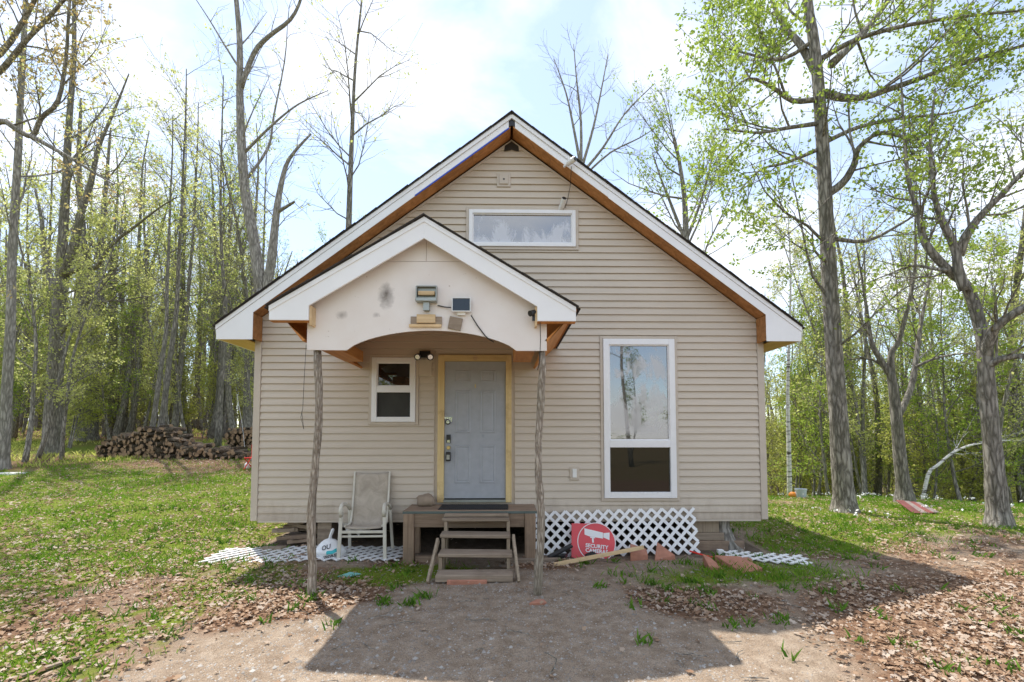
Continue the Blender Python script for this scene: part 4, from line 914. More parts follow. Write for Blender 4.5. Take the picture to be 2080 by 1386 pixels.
# ------------------------------------------------------------------ trees
def leaf_mesh(name, P, S, mat, aspect=0.62, seed=0, droop=0.25):
    rng = np.random.default_rng(seed); n = len(P); P = np.asarray(P, float); S = np.asarray(S, float)[:, None]
    d = rng.normal(size=(n, 3)); d[:, 2] -= droop; d /= np.linalg.norm(d, axis=1)[:, None]
    r = rng.normal(size=(n, 3)); w = np.cross(d, r); w /= np.linalg.norm(w, axis=1)[:, None]; nn = np.cross(d, w)
    fold = 0.18 * S
    v = np.stack([P, P + d * S * 0.45 + w * S * aspect * 0.5 + nn * fold, P + d * S, P + d * S * 0.45 - w * S * aspect * 0.5 + nn * fold], 1).reshape(-1, 3)
    i = np.arange(n)[:, None] * 4
    f = np.concatenate([i + np.array([[0, 1, 2]]), i + np.array([[0, 2, 3]])], 1).reshape(-1, 3)
    me = bpy.data.meshes.new(name); me.vertices.add(len(v)); me.vertices.foreach_set('co', v.ravel())
    me.loops.add(f.size); me.loops.foreach_set('vertex_index', f.ravel().astype(np.int32))
    me.polygons.add(len(f)); me.polygons.foreach_set('loop_start', np.arange(0, f.size, 3, dtype=np.int32)); me.polygons.foreach_set('loop_total', np.full(len(f), 3, np.int32))
    me.materials.append(mat); me.update(calc_edges=True); return me
class Tree:
    def __init__(s, seed): s.r = random.Random(seed); s.mb = MB(); s.mb.smooth = True; s.L = []; s.S = []; s.seed = seed
    def branch(s, p, d, L, r, lev, leaf, up=0.15, wig=0.25, nseg=5, kids=5, maxlev=3, ls=0.09, lpt=5):
        R_ = s.r; p = Vector(p); d = Vector(d).normalized(); pts = [p.copy()]; rad = [r]
        for k in range(nseg):
            d = (d + Vector((R_.gauss(0, wig), R_.gauss(0, wig), R_.gauss(0, wig) + up)) * 0.5).normalized()
            p = p + d * (L / nseg); pts.append(p.copy()); rad.append(max(0.004, r * (1 - 0.8 * (k + 1) / nseg)))
        s.mb.tube(pts, rad, 7 if lev == 0 else (5 if lev == 1 else 3), False)
        s.after(pts, rad, L, lev, leaf, up, wig, kids, maxlev, ls, lpt)
    def after(s, pts, rad, L, lev, leaf, up, wig, kids, maxlev, ls, lpt, start=0.25):
        R_ = s.r; n = len(pts) - 1
        if lev < maxlev:
            for k in range(kids):
                t = start + (1 - start) * (k + R_.random()) / kids; t = min(t, 0.98)
                i = min(int(t * n), n - 1); q = pts[i].lerp(pts[i + 1], t * n - i); ax = (pts[i + 1] - pts[i]).normalized()
                sd_ = ax.cross(Vector((R_.gauss(0, 1), R_.gauss(0, 1), R_.gauss(0, 1)))).normalized()
                an = R_.uniform(0.55, 1.1); dd = ax * math.cos(an) + sd_ * math.sin(an)
                cl = max(0.45, L * R_.uniform(0.42, 0.75) * (1.15 - 0.45 * t)); cr = min(rad[i] * R_.uniform(0.4, 0.6), 0.006 + 0.0105 * cl)
                s.branch(q, dd, cl, max(0.0045, cr), lev + 1, leaf, up, wig, 4, max(3, kids - 1), maxlev, ls, lpt)
        if lev >= maxlev - 1 and leaf > 0:
            for k in range(int(lpt * leaf * (1 if lev == maxlev else 0.5) + R_.random())):
                if k % 4 == 0: t = R_.uniform(0.3, 1.0); i = min(int(t * n), n - 1); q0 = pts[i].lerp(pts[i + 1], t * n - i); q0 = q0 + Vector((R_.gauss(0, 0.07), R_.gauss(0, 0.07), R_.gauss(0, 0.05)))
                q = q0 + Vector((0, 0, -0.01)); jt = 0.55 * ls
                s.L.append((q.x + R_.gauss(0, jt), q.y + R_.gauss(0, jt), q.z + R_.gauss(0, jt * 0.8))); s.S.append(ls * R_.uniform(0.6, 1.35))
    def stem(s, pts, rads, n=10, jit=0.05, sub=3):
        """smooth stem through the given points"""
        P = [Vector(p) for p in pts]; out = []; ro = []
        for i in range(len(P) - 1):
            p0 = P[max(i - 1, 0)]; p1 = P[i]; p2 = P[i + 1]; p3 = P[min(i + 2, len(P) - 1)]
            for k in range(sub):
                t = k / sub; out.append(0.5 * (2 * p1 + (p2 - p0) * t + (2 * p0 - 5 * p1 + 4 * p2 - p3) * t * t + (3 * p1 - p0 - 3 * p2 + p3) * t ** 3)); ro.append(rads[i] + (rads[i + 1] - rads[i]) * t)
        out.append(P[-1]); ro.append(rads[-1]); s.mb.tube(out, ro, n, True, 0, jit); return out, ro
    def finish(s, name, label, cat, barkm, leafm, loc, group=None):
        t = thing(name, label, cat, loc, 0, group); off = Vector(loc)
        o = bpy.data.objects.new('trunk', s.mb.mesh('trunk', barkm, off)); reg(o, t)
        if s.L:
            me = leaf_mesh('crown', np.array(s.L) - np.array(loc), s.S, leafm, seed=s.seed); c = bpy.data.objects.new('crown', me); reg(c, t)
        return t
def px_tree(seed, name, label, stems, barkm, leafm, leaf=1.0, kids=7, ls=0.09, lpt=5, maxlev=2, blen=0.5, flare=True, up=0.15, group=None, start=0.3, bmin=2.0):
    """stems: list of (depth, [(px,py),...], r0, r1, leafscale, branches); the first begins on the ground"""
    T = Tree(seed); base = None
    for si, (dep, path, r0, r1, lf, nb) in enumerate(stems):
        d0, d1 = dep if hasattr(dep, '__len__') else (dep, dep)
        n = len(path); pts = [Vector(atD(x, y, d0 + (d1 - d0) * i / max(1, n - 1))) for i, (x, y) in enumerate(path)]
        rads = [r0 + (r1 - r0) * i / (n - 1) for i in range(n)]
        if si == 0:
            g = gz(pts[0].x, pts[0].y); base = (pts[0].x, pts[0].y, g)
            pts[0].z = g - 0.1
            if flare: pts.insert(1, Vector((pts[0].x, pts[0].y, g + 0.28)) + (pts[1] - pts[0]) * 0.02); rads = [rads[0] * 1.75, rads[0] * 1.12] + rads[1:]
        out, ro = T.stem(pts, rads)
        Ls = sum((out[i + 1] - out[i]).length for i in range(len(out) - 1))
        if nb: T.after(out, ro, max(bmin, Ls * blen), 0, lf * leaf, up, 0.28, nb, maxlev, ls, lpt, start)
    return T.finish(name, label, 'tree', barkm, leafm, base, group)

# right hand big trees
px_tree(11, 'maple_tree', 'tall rough-barked maple with fresh green leaves right of the house', [
    (9.6, [(1715, 1045), (1706, 900), (1697, 760), (1688, 620), (1680, 480), (1673, 340), (1665, 210), (1655, 100), (1640, 0), (1630, -160)], 0.19, 0.08, 0.5, 9),
    ((9.6, 8.6), [(1680, 395), (1712, 372), (1735, 335), (1745, 300), (1790, 270), (1850, 285)], 0.09, 0.02, 1, 7),
    ((9.6, 9.0), [(1672, 190), (1740, 200), (1834, 172), (1960, 126), (2090, 91)], 0.085, 0.02, 1.3, 10),
    ((9.6, 10.3), [(1660, 150), (1625, 90), (1590, 50), (1560, -20)], 0.09, 0.03, 1.3, 8),
    ((9.6, 9.2), [(1660, 202), (1610, 205), (1565, 175), (1520, 160), (1480, 190)], 0.06, 0.012, 1.3, 8),
    ((9.6, 8.8), [(1668, 250), (1600, 260), (1540, 270), (1470, 262)], 0.05, 0.012, 1.3, 8),
    ((9.6, 10.5), [(1690, 130), (1760, 60), (1820, -20)], 0.09, 0.04, 1.3, 8),
    ((9.6, 9.9), [(1670, 300), (1600, 330), (1545, 345), (1500, 390)], 0.045, 0.01, 1.3, 7),
    ((9.6, 9.3), [(1694, 485), (1760, 490), (1830, 455), (1870, 430)], 0.05, 0.01, 1.0, 6),
    ((9.6, 9.1), [(1690, 540), (1655, 510), (1650, 465)], 0.035, 0.01, 1.2, 5),
    ((9.6, 8.4), [(1668, 120), (1740, 80), (1850, 50), (1990, 30), (2100, 20)], 0.06, 0.012, 1.3, 10),
    ((9.6, 9.0), [(1675, 290), (1740, 260), (1830, 240), (1930, 230), (2020, 200)], 0.05, 0.01, 1.2, 9),
    ((9.6, 10.2), [(1655, 80), (1590, 120), (1520, 110), (1450, 90)], 0.05, 0.01, 1.3, 8),
], M['bark_grey'], M['leaf_maple'], 1.0, ls=0.08, lpt=19, maxlev=2, blen=0.33, bmin=3.0)
px_tree(12, 'forked_oak', 'thick forked grey tree at the right edge with hollow base', [
    (7.95, [(2030, 1078), (2020, 960), (2012, 860), (2003, 760), (1999, 700), (1990, 665)], 0.145, 0.09, 0, 0),
    ((7.95, 8.3), [(2003, 745), (1994, 680), (1966, 586), (1925, 548), (1880, 495), (1865, 434), (1845, 364), (1835, 250), (1830, 150)], 0.105, 0.012, 0.8, 11),
    ((7.95, 8.0), [(1960, 590), (1946, 545), (1940, 505), (1910, 440), (1895, 380), (1890, 280), (1900, 180)], 0.085, 0.012, 0.8, 9),
    ((8.0, 7.6), [(1948, 520), (1962, 480), (1996, 434), (2040, 390), (2090, 335)], 0.08, 0.03, 0.8, 7),
    ((7.95, 7.5), [(2003, 730), (2012, 680), (2040, 650), (2090, 620)], 0.09, 0.06, 0.6, 5),
    ((7.95, 7.6), [(2003, 752), (2030, 730), (2090, 722)], 0.07, 0.04, 0.6, 4),
    ((7.95, 8.6), [(1925, 550), (1890, 545), (1850, 540), (1800, 560)], 0.035, 0.01, 0.6, 5),
], M['bark_grey'], M['leaf_maple'], 0.8, ls=0.07, lpt=14, maxlev=2, blen=0.42, bmin=2.2)
px_tree(13, 'crooked_tree', 'dark crooked forked tree between the two big trees at right', [
    (10.8, [(1838, 1030), (1830, 950), (1822, 860), (1815, 790), (1808, 755)], 0.15, 0.085, 0, 0),
    ((10.8, 11), [(1810, 765), (1785, 725), (1770, 695), (1762, 640), (1750, 560), (1735, 480)], 0.075, 0.012, 0.5, 9),
    ((10.8, 10.6), [(1812, 770), (1810, 720), (1826, 690), (1850, 600), (1860, 520), (1858, 430)], 0.08, 0.012, 0.5, 9),
    ((11, 11.4), [(1822, 850), (1850, 790), (1862, 720), (1872, 650), (1890, 560), (1915, 470)], 0.08, 0.012, 0.5, 9),
    ((10.8, 10.4), [(1862, 745), (1895, 730), (1940, 720), (1975, 718)], 0.04, 0.012, 0.5, 5),
    ((10.8, 11.2), [(1808, 757), (1770, 730), (1720, 731)], 0.04, 0.012, 0.5, 5),
], M['bark_dark'], M['leaf_pale'], 0.6, ls=0.07, lpt=6, maxlev=2, blen=0.5, bmin=2.0)
px_tree(14, 'birch_tree', 'slender white-barked birch beside the right house corner', [
    (14, [(1604, 1012), (1602, 900), (1600, 800), (1603, 690), (1606, 560), (1600, 430)], 0.075, 0.012, 0.7, 10)], M['birch'], M['leaf_pale'], 0.8, ls=0.085, lpt=5, blen=0.25, flare=False, start=0.5)
px_tree(15, 'bent_birch', 'bent pale birch arching low through the right undergrowth', [
    (15, [(1868, 1000), (1885, 965), (1905, 945), (1935, 920), (1970, 905), (2010, 896), (2050, 895)], 0.06, 0.02, 0.4, 6)], M['birch'], M['leaf_pale'], 0.6, blen=0.15, flare=False)
# left hand trees
px_tree(21, 'oak_tree', 'big dark tree with a long low limb at the left woods edge', [
    (17.5, [(108, 880), (110, 800), (115, 700), (120, 620), (124, 560), (128, 480), (134, 380), (140, 250), (150, 120), (150, -40)], 0.28, 0.05, 0.8, 11),
    ((17.5, 17), [(128, 560), (150, 500), (165, 430), (185, 370), (200, 300), (230, 230), (262, 150)], 0.17, 0.02, 1, 9),
    ((17.5, 16), [(140, 555), (165, 545), (195, 543), (207, 525), (235, 490), (275, 460), (320, 425), (360, 400)], 0.11, 0.015, 1, 9),
    ((17.5, 18.5), [(118, 600), (95, 540), (85, 450), (70, 380)], 0.13, 0.03, 1, 8)], M['bark_dark'], M['leaf_pale'], 1.0, ls=0.10, lpt=9, maxlev=2, blen=0.36)
px_tree(22, 'slim_tree', 'straight slim grey trunk at the far left edge', [
    (13.5, [(8, 905), (14, 800), (22, 650), (25, 500), (36, 330), (42, 200), (50, 50), (55, -100)], 0.135, 0.05, 0.8, 12)], M['bark_pale'], M['leaf_pale'], 0.9, ls=0.11, lpt=5, blen=0.25, start=0.45)
px_tree(23, 'double_trunk_tree', 'thick dark double trunk standing behind the woodpile at left', [
    (23, [(180, 866), (180, 780), (178, 690), (172, 600), (168, 480), (160, 330), (165, 200)], 0.38, 0.05, 0.8, 10),
    ((23, 23.5), [(186, 800), (192, 700), (203, 610), (206, 500), (215, 380), (225, 260)], 0.28, 0.04, 0.9, 9),
    ((23, 22), [(205, 620), (225, 600), (245, 580), (262, 575)], 0.12, 0.03, 0.8, 5)], M['bark_dark'], M['leaf_pale'], 1.0, ls=0.16, lpt=6, blen=0.4)
px_tree(24, 'overhanging_tree', 'bronze-leaved tree whose limbs reach in at the top left', [
    ((10.5), [(-190, 960), (-170, 800), (-150, 600), (-120, 400), (-90, 230), (-60, 60), (-40, -120)], 0.26, 0.12, 0.6, 6),
    ((10.5, 9.6), [(-130, 420), (-60, 290), (0, 247), (32, 262), (65, 277), (84, 240), (118, 205), (134, 120), (140, 20), (150, -60)], 0.075, 0.02, 1, 10),
    ((10, 9.5), [(65, 277), (105, 300), (145, 322), (190, 350), (232, 376)], 0.05, 0.012, 0.7, 6),
    ((10.5, 9.5), [(-95, 240), (-30, 170), (10, 135), (55, 80), (95, 40), (140, -10), (200, -60)], 0.07, 0.02, 1.2, 10),
    ((10.5, 10), [(-80, 150), (0, 110), (60, 20), (90, -40)], 0.07, 0.03, 1.2, 8)], M['bark_grey'], M['leaf_bronze'], 0.9, ls=0.075, lpt=10, maxlev=2, blen=0.36)
# trees behind the house
px_tree(31, 'bare_forked_tree', 'tall pale nearly bare forked tree behind the left roof edge', [
    (15.5, [(538, 860), (538, 720), (537, 640), (536, 590)], 0.30, 0.25, 0, 0),
    (15.5, [(532, 600), (515, 485), (497, 384), (490, 283), (487, 192), (487, 86), (478, -20), (470, -120)], 0.20, 0.05, 0.12, 7),
    ((15.5, 15), [(489, 180), (515, 110), (545, 75), (590, 40), (612, -5), (620, -60)], 0.09, 0.03, 0.12, 5),
    (15.5, [(540, 595), (552, 525), (560, 444), (571, 374), (588, 322), (632, 272)], 0.17, 0.03, 0.3, 8),
    ((15.5, 14.8), [(495, 312), (550, 257), (606, 212), (667, 184)], 0.05, 0.01, 0.15, 5),
    ((15.5, 16.2), [(500, 365), (545, 300), (556, 236), (578, 125), (584, 50)], 0.05, 0.012, 0.15, 5),
    ((15.5, 15), [(563, 432), (590, 415), (598, 410)], 0.06, 0.03, 0.1, 2),
    ((15.5, 16), [(487, 140), (455, 90), (425, 40), (392, -10)], 0.04, 0.012, 0.1, 3)], M['bark_pale'], M['leaf_pale'], 0.7, ls=0.09, lpt=4, blen=0.30)
px_tree(32, 'slender_tree', 'slender grey tree with pale leaves rising behind the porch side of the roof', [
    (17, [(700, 860), (704, 640), (708, 470), (712, 350), (716, 250), (722, 130), (735, 0)], 0.15, 0.03, 0.5, 14)], M['bark_grey'], M['leaf_pale'], 1.0, ls=0.10, lpt=5, blen=0.32, start=0.45)
px_tree(33, 'bare_tree', 'bare many-stemmed treetop behind the right of the roof peak', [
    (19, [(1185, 860), (1185, 500), (1180, 330)], 0.20, 0.12, 0, 0),
    (19, [(1180, 340), (1165, 260), (1150, 190), (1125, 120)], 0.07, 0.015, 0, 8),
    (19, [(1180, 340), (1180, 250), (1172, 170), (1165, 90)], 0.07, 0.015, 0, 8),
    (19, [(1182, 340), (1205, 260), (1220, 190), (1235, 110)], 0.07, 0.015, 0, 8),
    (19, [(1184, 350), (1225, 300), (1270, 230), (1330, 170)], 0.07, 0.015, 0, 9),
    (19, [(1184, 360), (1240, 310), (1300, 280), (1345, 250)], 0.05, 0.012, 0, 7)], M['bark_pale'], M['leaf_pale'], 0, blen=0.42, flare=False, up=0.3)
px_tree(34, 'leafy_tree', 'leafy light green tree behind the right roof slope', [
    (18, [(1400, 880), (1396, 620), (1393, 480), (1390, 400), (1380, 330), (1370, 280)], 0.17, 0.04, 1, 12),
    (18, [(1393, 490), (1420, 420), (1440, 350), (1450, 300)], 0.07, 0.02, 1, 8),
    (18, [(1392, 490), (1365, 420), (1345, 370), (1325, 310)], 0.07, 0.02, 1, 8)], M['bark_grey'], M['leaf_maple'], 1.0, ls=0.10, lpt=10, blen=0.42, up=0.25)

# prototypes for the woods
def proto(seed, name, H, r, kids, leaf, ls, barkm, leafm, maxlev=2, blen=0.22, start=0.3, lean=0.05, lpt=5):
    T = Tree(seed); rr = T.r; k = 8; p = Vector((0, 0, -0.15)); pts = [p.copy()]; rad = [r * 1.35]; d = Vector((rr.gauss(0, lean), rr.gauss(0, lean), 1)).normalized()
    for i in range(k):
        d = (d + Vector((rr.gauss(0, 0.06), rr.gauss(0, 0.06), 0.06))).normalized(); p = p + d * (H / k); pts.append(p.copy()); rad.append(r * (1 - 0.85 * (i + 1) / k))
    out, ro = T.stem(pts, rad, 8, 0.05, 2)
    T.after(out, ro, H * blen, 0, leaf, 0.2, 0.28, kids, maxlev, ls, lpt, start)
    return T
PROTO = {}
def plant(key, x, y, label, group, cat='tree', sc=None, name=None):
    T, bm, lm, nm = PROTO[key]
    loc = (x, y, gz(x, y))
    if not isinstance(T, Tree):
        c = copy_tree(T, loc, random.uniform(0, 6.28), sc or random.uniform(0.8, 1.2)); c.name = name or nm
    else:
        c = T.finish(nm, label, cat, bm, lm, (0, 0, 0), group); PROTO[key] = (c, bm, lm, nm)
        c.location = loc; c.rotation_euler = (0, 0, random.uniform(0, 6.28)); s = sc or random.uniform(0.8, 1.2); c.scale = (s, s, s)
    kd = {'tallA': 'dark-barked', 'tallB': 'grey-barked', 'tallC': 'narrow', 'thinA': 'grey-stemmed', 'thinB': 'dark-stemmed', 'sapA': 'taller', 'sapB': 'low'}[key]
    label = kd + ' ' + label; c['label'] = label; c['group'] = group; c['category'] = cat
    return c
PROTO['tallA'] = (proto(101, 't', 17, 0.20, 16, 1.0, 0.10, 0, 0, 2, 0.25, 0.35, lpt=6), M['bark_dark'], M['leaf_pale'], 'woodland_tree')
PROTO['tallB'] = (proto(102, 't', 15, 0.15, 15, 1.0, 0.10, 0, 0, 2, 0.25, 0.3, lpt=5), M['bark_grey'], M['leaf_maple'], 'woodland_tree')
PROTO['tallC'] = (proto(103, 't', 16, 0.12, 14, 0.8, 0.10, 0, 0, 2, 0.22, 0.4, lpt=5), M['bark_dark'], M['leaf_pale'], 'woodland_tree')
PROTO['thinA'] = (proto(104, 't', 10, 0.065, 18, 1.0, 0.085, 0, 0, 2, 0.22, 0.15, 0.1, 7), M['bark_grey'], M['leaf_pale'], 'slim_tree')
PROTO['thinB'] = (proto(105, 't', 8, 0.05, 18, 1.0, 0.085, 0, 0, 2, 0.26, 0.12, 0.12, 7), M['bark_dark'], M['leaf_maple'], 'slim_tree')
PROTO['sapA'] = (proto(106, 't', 4.6, 0.028, 20, 1.0, 0.075, 0, 0, 2, 0.32, 0.08, 0.1, 8), M['bark_dark'], M['leaf_under'], 'sapling')
PROTO['sapB'] = (proto(107, 't', 3.0, 0.02, 18, 1.0, 0.07, 0, 0, 2, 0.4, 0.06, 0.12, 8), M['bark_dark'], M['leaf_under'], 'sapling')
def px_spot(px, dep):
    p = atD(px, 880, dep); return p[0], p[1]
rr = random.Random(77)
GL, GR, GB = 'trees in the woods left of the house', 'trees on the slope right of the house', 'trees behind the house'
LT = 'tall thin-leaved tree standing in the woods left of the house'; LS = 'slim young tree in the woods left of the house'; LU = 'leafy sapling in the left woods undergrowth'
RTL = 'tall thin-leaved tree on the slope right of the house'; RS = 'slim young tree on the slope right of the house'; RU = 'leafy sapling in the right slope undergrowth'
BT = 'tall tree with pale spring leaves behind the house'
# trunks that stand out, left to right
for px, dep, k, sc in [(52, 15, 'thinA', 1.1), (78, 16, 'thinA', 1.0), (128, 15.5, 'thinA', 0.9), (245, 25, 'tallB', 1.1), (262, 24, 'tallB', 1.0), (300, 16.2, 'tallC', 0.8), (318, 16.8, 'tallC', 0.95), (350, 22, 'tallC', 1.1), (432, 24, 'tallA', 1.0), (443, 19, 'tallC', 1.0), (385, 27, 'tallB', 1), (478, 22, 'tallB', 0.9), (505, 21, 'tallA', 0.8)]:
    x, y = px_spot(px, dep); plant(k, x, y, {52: 'slim trunk left of the big low-limbed tree', 78: 'slim leaning trunk close before the big low-limbed tree', 128: 'slim trunk close right of the big low-limbed tree', 300: 'trunk growing from the firewood heap, left of its twin', 318: 'trunk growing from the firewood heap, right of its twin'}.get(px, LT), GL, sc=sc)
for i in range(80):
    dep = rr.uniform(23, 52); px = rr.uniform(-60, 545); x, y = px_spot(px, dep); plant(rr.choice(['tallB', 'tallB', 'tallC', 'tallC', 'tallA']), x, y, LT, GL)
for i in range(60):
    dep = rr.uniform(19, 42); px = rr.uniform(-40, 540); x, y = px_spot(px, dep); plant(rr.choice(['thinA', 'thinB']), x, y, LS, GL)
for i in range(24):
    dep = rr.uniform(21, 45); px = rr.uniform(-40, 540); x, y = px_spot(px, dep); plant(rr.choice(['sapA', 'sapB', 'sapA']), x, y, LU, GL)
for i in range(12):
    dep = rr.uniform(18, 26); px = rr.uniform(-30, 530); x, y = px_spot(px, dep); plant(rr.choice(['sapA', 'thinA']), x, y, LU, GL, sc=rr.uniform(0.8, 1.2))
for i in range(40):
    dep = rr.uniform(17, 48); px = rr.uniform(1560, 2160); x, y = px_spot(px, dep); plant(rr.choice(['tallA', 'tallB', 'tallC', 'tallC']), x, y, RTL, GR, sc=rr.uniform(0.7, 1.0))
for i in range(60):
    dep = rr.uniform(15, 38); px = rr.uniform(1565, 2140); x, y = px_spot(px, dep); plant(rr.choice(['thinA', 'thinB']), x, y, RS, GR)
for i in range(48):
    dep = rr.uniform(16.5, 36); px = rr.uniform(1568, 2140); x, y = px_spot(px, dep); plant(rr.choice(['sapA', 'sapB', 'sapA']), x, y, RU, GR, sc=rr.uniform(0.8, 1.4))
for i in range(26):
    dep = rr.uniform(17, 42); px = rr.uniform(1556, 1700); x, y = px_spot(px, dep); plant(rr.choice(['sapA', 'thinA', 'thinB', 'sapA']), x, y, RU, GR, sc=rr.uniform(0.9, 1.4))
for i in range(16):
    dep = rr.uniform(20, 34); px = rr.uniform(560, 1540); x, y = px_spot(px, dep)
    if abs(px - 960) < 190: continue
    plant(rr.choice(['tallB', 'tallC']), x, y, BT, GB, sc=rr.uniform(0.62, 0.85))
# a few trees on the viewer's side, seen only as reflections in the panes
for i in range(34):
    x = rr.uniform(-16, 18); y = -rr.uniform(12.5, 20)
    plant(rr.choice(['sapA', 'sapA', 'thinB', 'sapB']), x, y, 'tree in the low woods facing the house front', 'trees facing the house front', sc=rr.uniform(0.8, 1.25))
for x, y, k, s in [(6.5, -17, 'tallC', 0.9), (2.6, -15, 'tallB', 0.62), (-9, -18, 'tallA', 0.9), (14, -20, 'tallA', 0.9)]:
    plant(k, x, y, 'tall tree standing above the low woods facing the house', 'trees facing the house front', sc=s)
# far woods as one mass of foliage and stems
def far_woods():
    rng = np.random.default_rng(5); n = 17000
    ang = np.radians(rng.uniform(-58, 58, n)); dist = rng.uniform(46, 85, n)
    x = CAM[0] + dist * np.sin(ang); y = CAM[1] + dist * np.cos(ang)
    hh = rng.random(n) ** 1.9 * 8.0; z = ground_z(x, y) + hh
    me = leaf_mesh('woodland', np.stack([x, y, z], 1), rng.uniform(0.2, 0.42, n), M['leaf_under'], 0.7, 9)
    o = bpy.data.objects.new('far_woods', me); COL.objects.link(o); o['kind'] = 'stuff'; o['label'] = 'distant spring woods that read as one green mass'; o['category'] = 'woods'
    mb = MB()
    for i in range(420):
        a = math.radians(random.uniform(-58, 58)); d = random.uniform(42, 80); X = CAM[0] + d * math.sin(a); Y = CAM[1] + d * math.cos(a); g = gz(X, Y); r_ = random.uniform(0.07, 0.24)
        mb.tube([(X, Y, g - 0.2), (X + random.gauss(0, 0.5), Y, g + 7), (X + random.gauss(0, 0.9), Y, g + 15)], [r_, r_ * 0.7, r_ * 0.2], 5, False)
    o = bpy.data.objects.new('far_trunks', mb.mesh('far_trunks', M['bark_dark'])); COL.objects.link(o); o['kind'] = 'stuff'; o['label'] = 'distant dark trunks of the spring woods'; o['category'] = 'woods'
far_woods()

# ------------------------------------------------------------------ woodpiles and yard things
def log_meshes():
    out = []
    for k in range(6):
        mb = MB(); n = 8 if k < 3 else 5; rr_ = random.Random(k); L = 0.42 + 0.06 * rr_.random(); r_ = 0.062 + 0.018 * rr_.random()
        ring = []
        for i in range(n):
            a = 2 * math.pi * i / n
            if k >= 3: a = a * 0.42 - 0.6 if i < n - 1 else math.pi * 1.0
            q = r_ * rr_.uniform(0.85, 1.15) * (1.2 if k >= 3 else 1); 
            if k >= 3 and i == n - 1: q *= 0.55
            ring.append((q * math.cos(a), q * math.sin(a)))
        P = [(x, -L / 2, z) for x, z in ring] + [(x * 1.03, L / 2, z * 0.97) for x, z in ring]
        mb.add(P, [(i, (i + 1) % n, n + (i + 1) % n, n + i) for i in range(n)], 0); mb.add([P[i] for i in range(n)], [tuple(reversed(range(n)))], 1); mb.add([P[n + i] for i in range(n)], [tuple(range(n))], 1)
        out.append(mb.mesh('log', [M['logbark'], M['logend']]))
    return out
LOGS = log_meshes()
def woodpile(label, pa, pb, prof, seed, messy=0.35, rows=2):
    rr_ = random.Random(seed); A = Vector((pa[0], pa[1], 0)); B = Vector((pb[0], pb[1], 0)); d = B - A; L = d.length; d.normalize(); nrm = Vector((-d.y, d.x, 0))
    t = thing('woodpile', label, 'woodpile', (A.x, A.y, gz(A.x, A.y)), 0); off = ORG[t.name]; cnt = 0
    for row in range(rows):
        lay = 0
        while lay < 12:
            z = 0.06 + lay * 0.112; x = 0.08 * (lay % 2); any_ = False
            while x < L:
                if prof(x / L) > z:
                    any_ = True; p = A + d * x + nrm * (row * 0.46 + rr_.gauss(0, 0.05)); g = gz(p.x, p.y)
                    o = bpy.data.objects.new('log', rr_.choice(LOGS)); reg(o, t)
                    o.location = Vector((p.x, p.y, g + z + rr_.gauss(0, 0.015))) - off
                    yaw = math.atan2(d.y, d.x) + rr_.gauss(0, messy * (1.6 if z > prof(x / L) - 0.15 else 0.45)); o.rotation_euler = (rr_.gauss(0, 0.12 * messy), rr_.uniform(0, 6.28), yaw); cnt += 1
                x += rr_.uniform(0.125, 0.175)
            if not any_: break
            lay += 1
    return t
def prof1(t):
    return float(np.interp(t, [0, 0.06, 0.2, 0.32, 0.42, 0.5, 0.56, 0.66, 0.8, 1.0], [0.45, 0.72, 0.80, 1.10, 0.98, 0.74, 0.5, 0.36, 0.30, 0.24]))
a = atD(207, 925, 16.4); b = atD(520, 925, 15.6)
woodpile('long collapsed heap of split firewood at the left edge of the lawn', a, b, prof1, 3, 0.95, 2)
a = atD(467, 905, 18.3); b = atD(560, 905, 18.3)
woodpile('neat firewood stack half hidden behind the left house corner', a, b, lambda t: 0.93, 4, 0.3, 1)
# red folding chair at the corner, jug, rope
q = atD(519, 925, 13.5); gx, gy = q[0] + 0.02, q[1]; g = gz(gx, gy)
rc = thing('red_chair', 'red folding chair half hidden by the left house corner', 'chair', (gx, gy, g))
MB().box(gx - 0.16, gx + 0.28, gy + 0.02, gy + 0.05, g + 0.36, g + 0.72).build('backrest', M['redplastic'], rc, 0.01)
MB().box(gx - 0.16, gx + 0.28, gy - 0.36, gy + 0.02, g + 0.32, g + 0.35).build('seat', M['redplastic'], rc, 0.01)
for s in (-0.15, 0.27):
    mb = MB(); mb.tube([(gx + s, gy - 0.36, g), (gx + s, gy + 0.04, g + 0.36)], [0.015] * 2, 6); mb.build('leg', M['redplastic'], rc)
    mb = MB(); mb.tube([(gx + s, gy + 0.10, g), (gx + s, gy - 0.34, g + 0.33)], [0.015] * 2, 6); mb.build('leg', M['redplastic'], rc)
q = atD(503, 931, 13.6); g = gz(q[0], q[1]); mb = MB(); mb.tube([(q[0], q[1], g), (q[0], q[1], g + 0.13), (q[0], q[1], g + 0.17), (q[0], q[1], g + 0.2)], [0.08, 0.085, 0.04, 0.03], 10); solo(mb, 'plastic_jug', M['whiteplastic'], 'small white jug on the lawn beside the red chair', 'jug', (q[0], q[1], g))
a, b = atD(481, 800, 16.6), atD(497, 908, 16.2); mb = MB(); mb.tube([a, (np.array(a) + np.array(b)) / 2 + np.array([0.05, 0, -0.1]), b], [0.006] * 3, 5); solo(mb, 'rope', M['whiteplastic'], 'thin white rope slanting down to the woodpile', 'rope', tuple(b))
q = atD(22, 935, 12.5); g = gz(q[0], q[1]); solo(MB().box(q[0] - 0.4, q[0] + 0.3, q[1] - 0.2, q[1] + 0.25, g - 0.02, g + 0.05), 'white_board', M['whiteplastic'], 'flat white board lying on the lawn at the far left', 'board', (q[0], q[1], g))
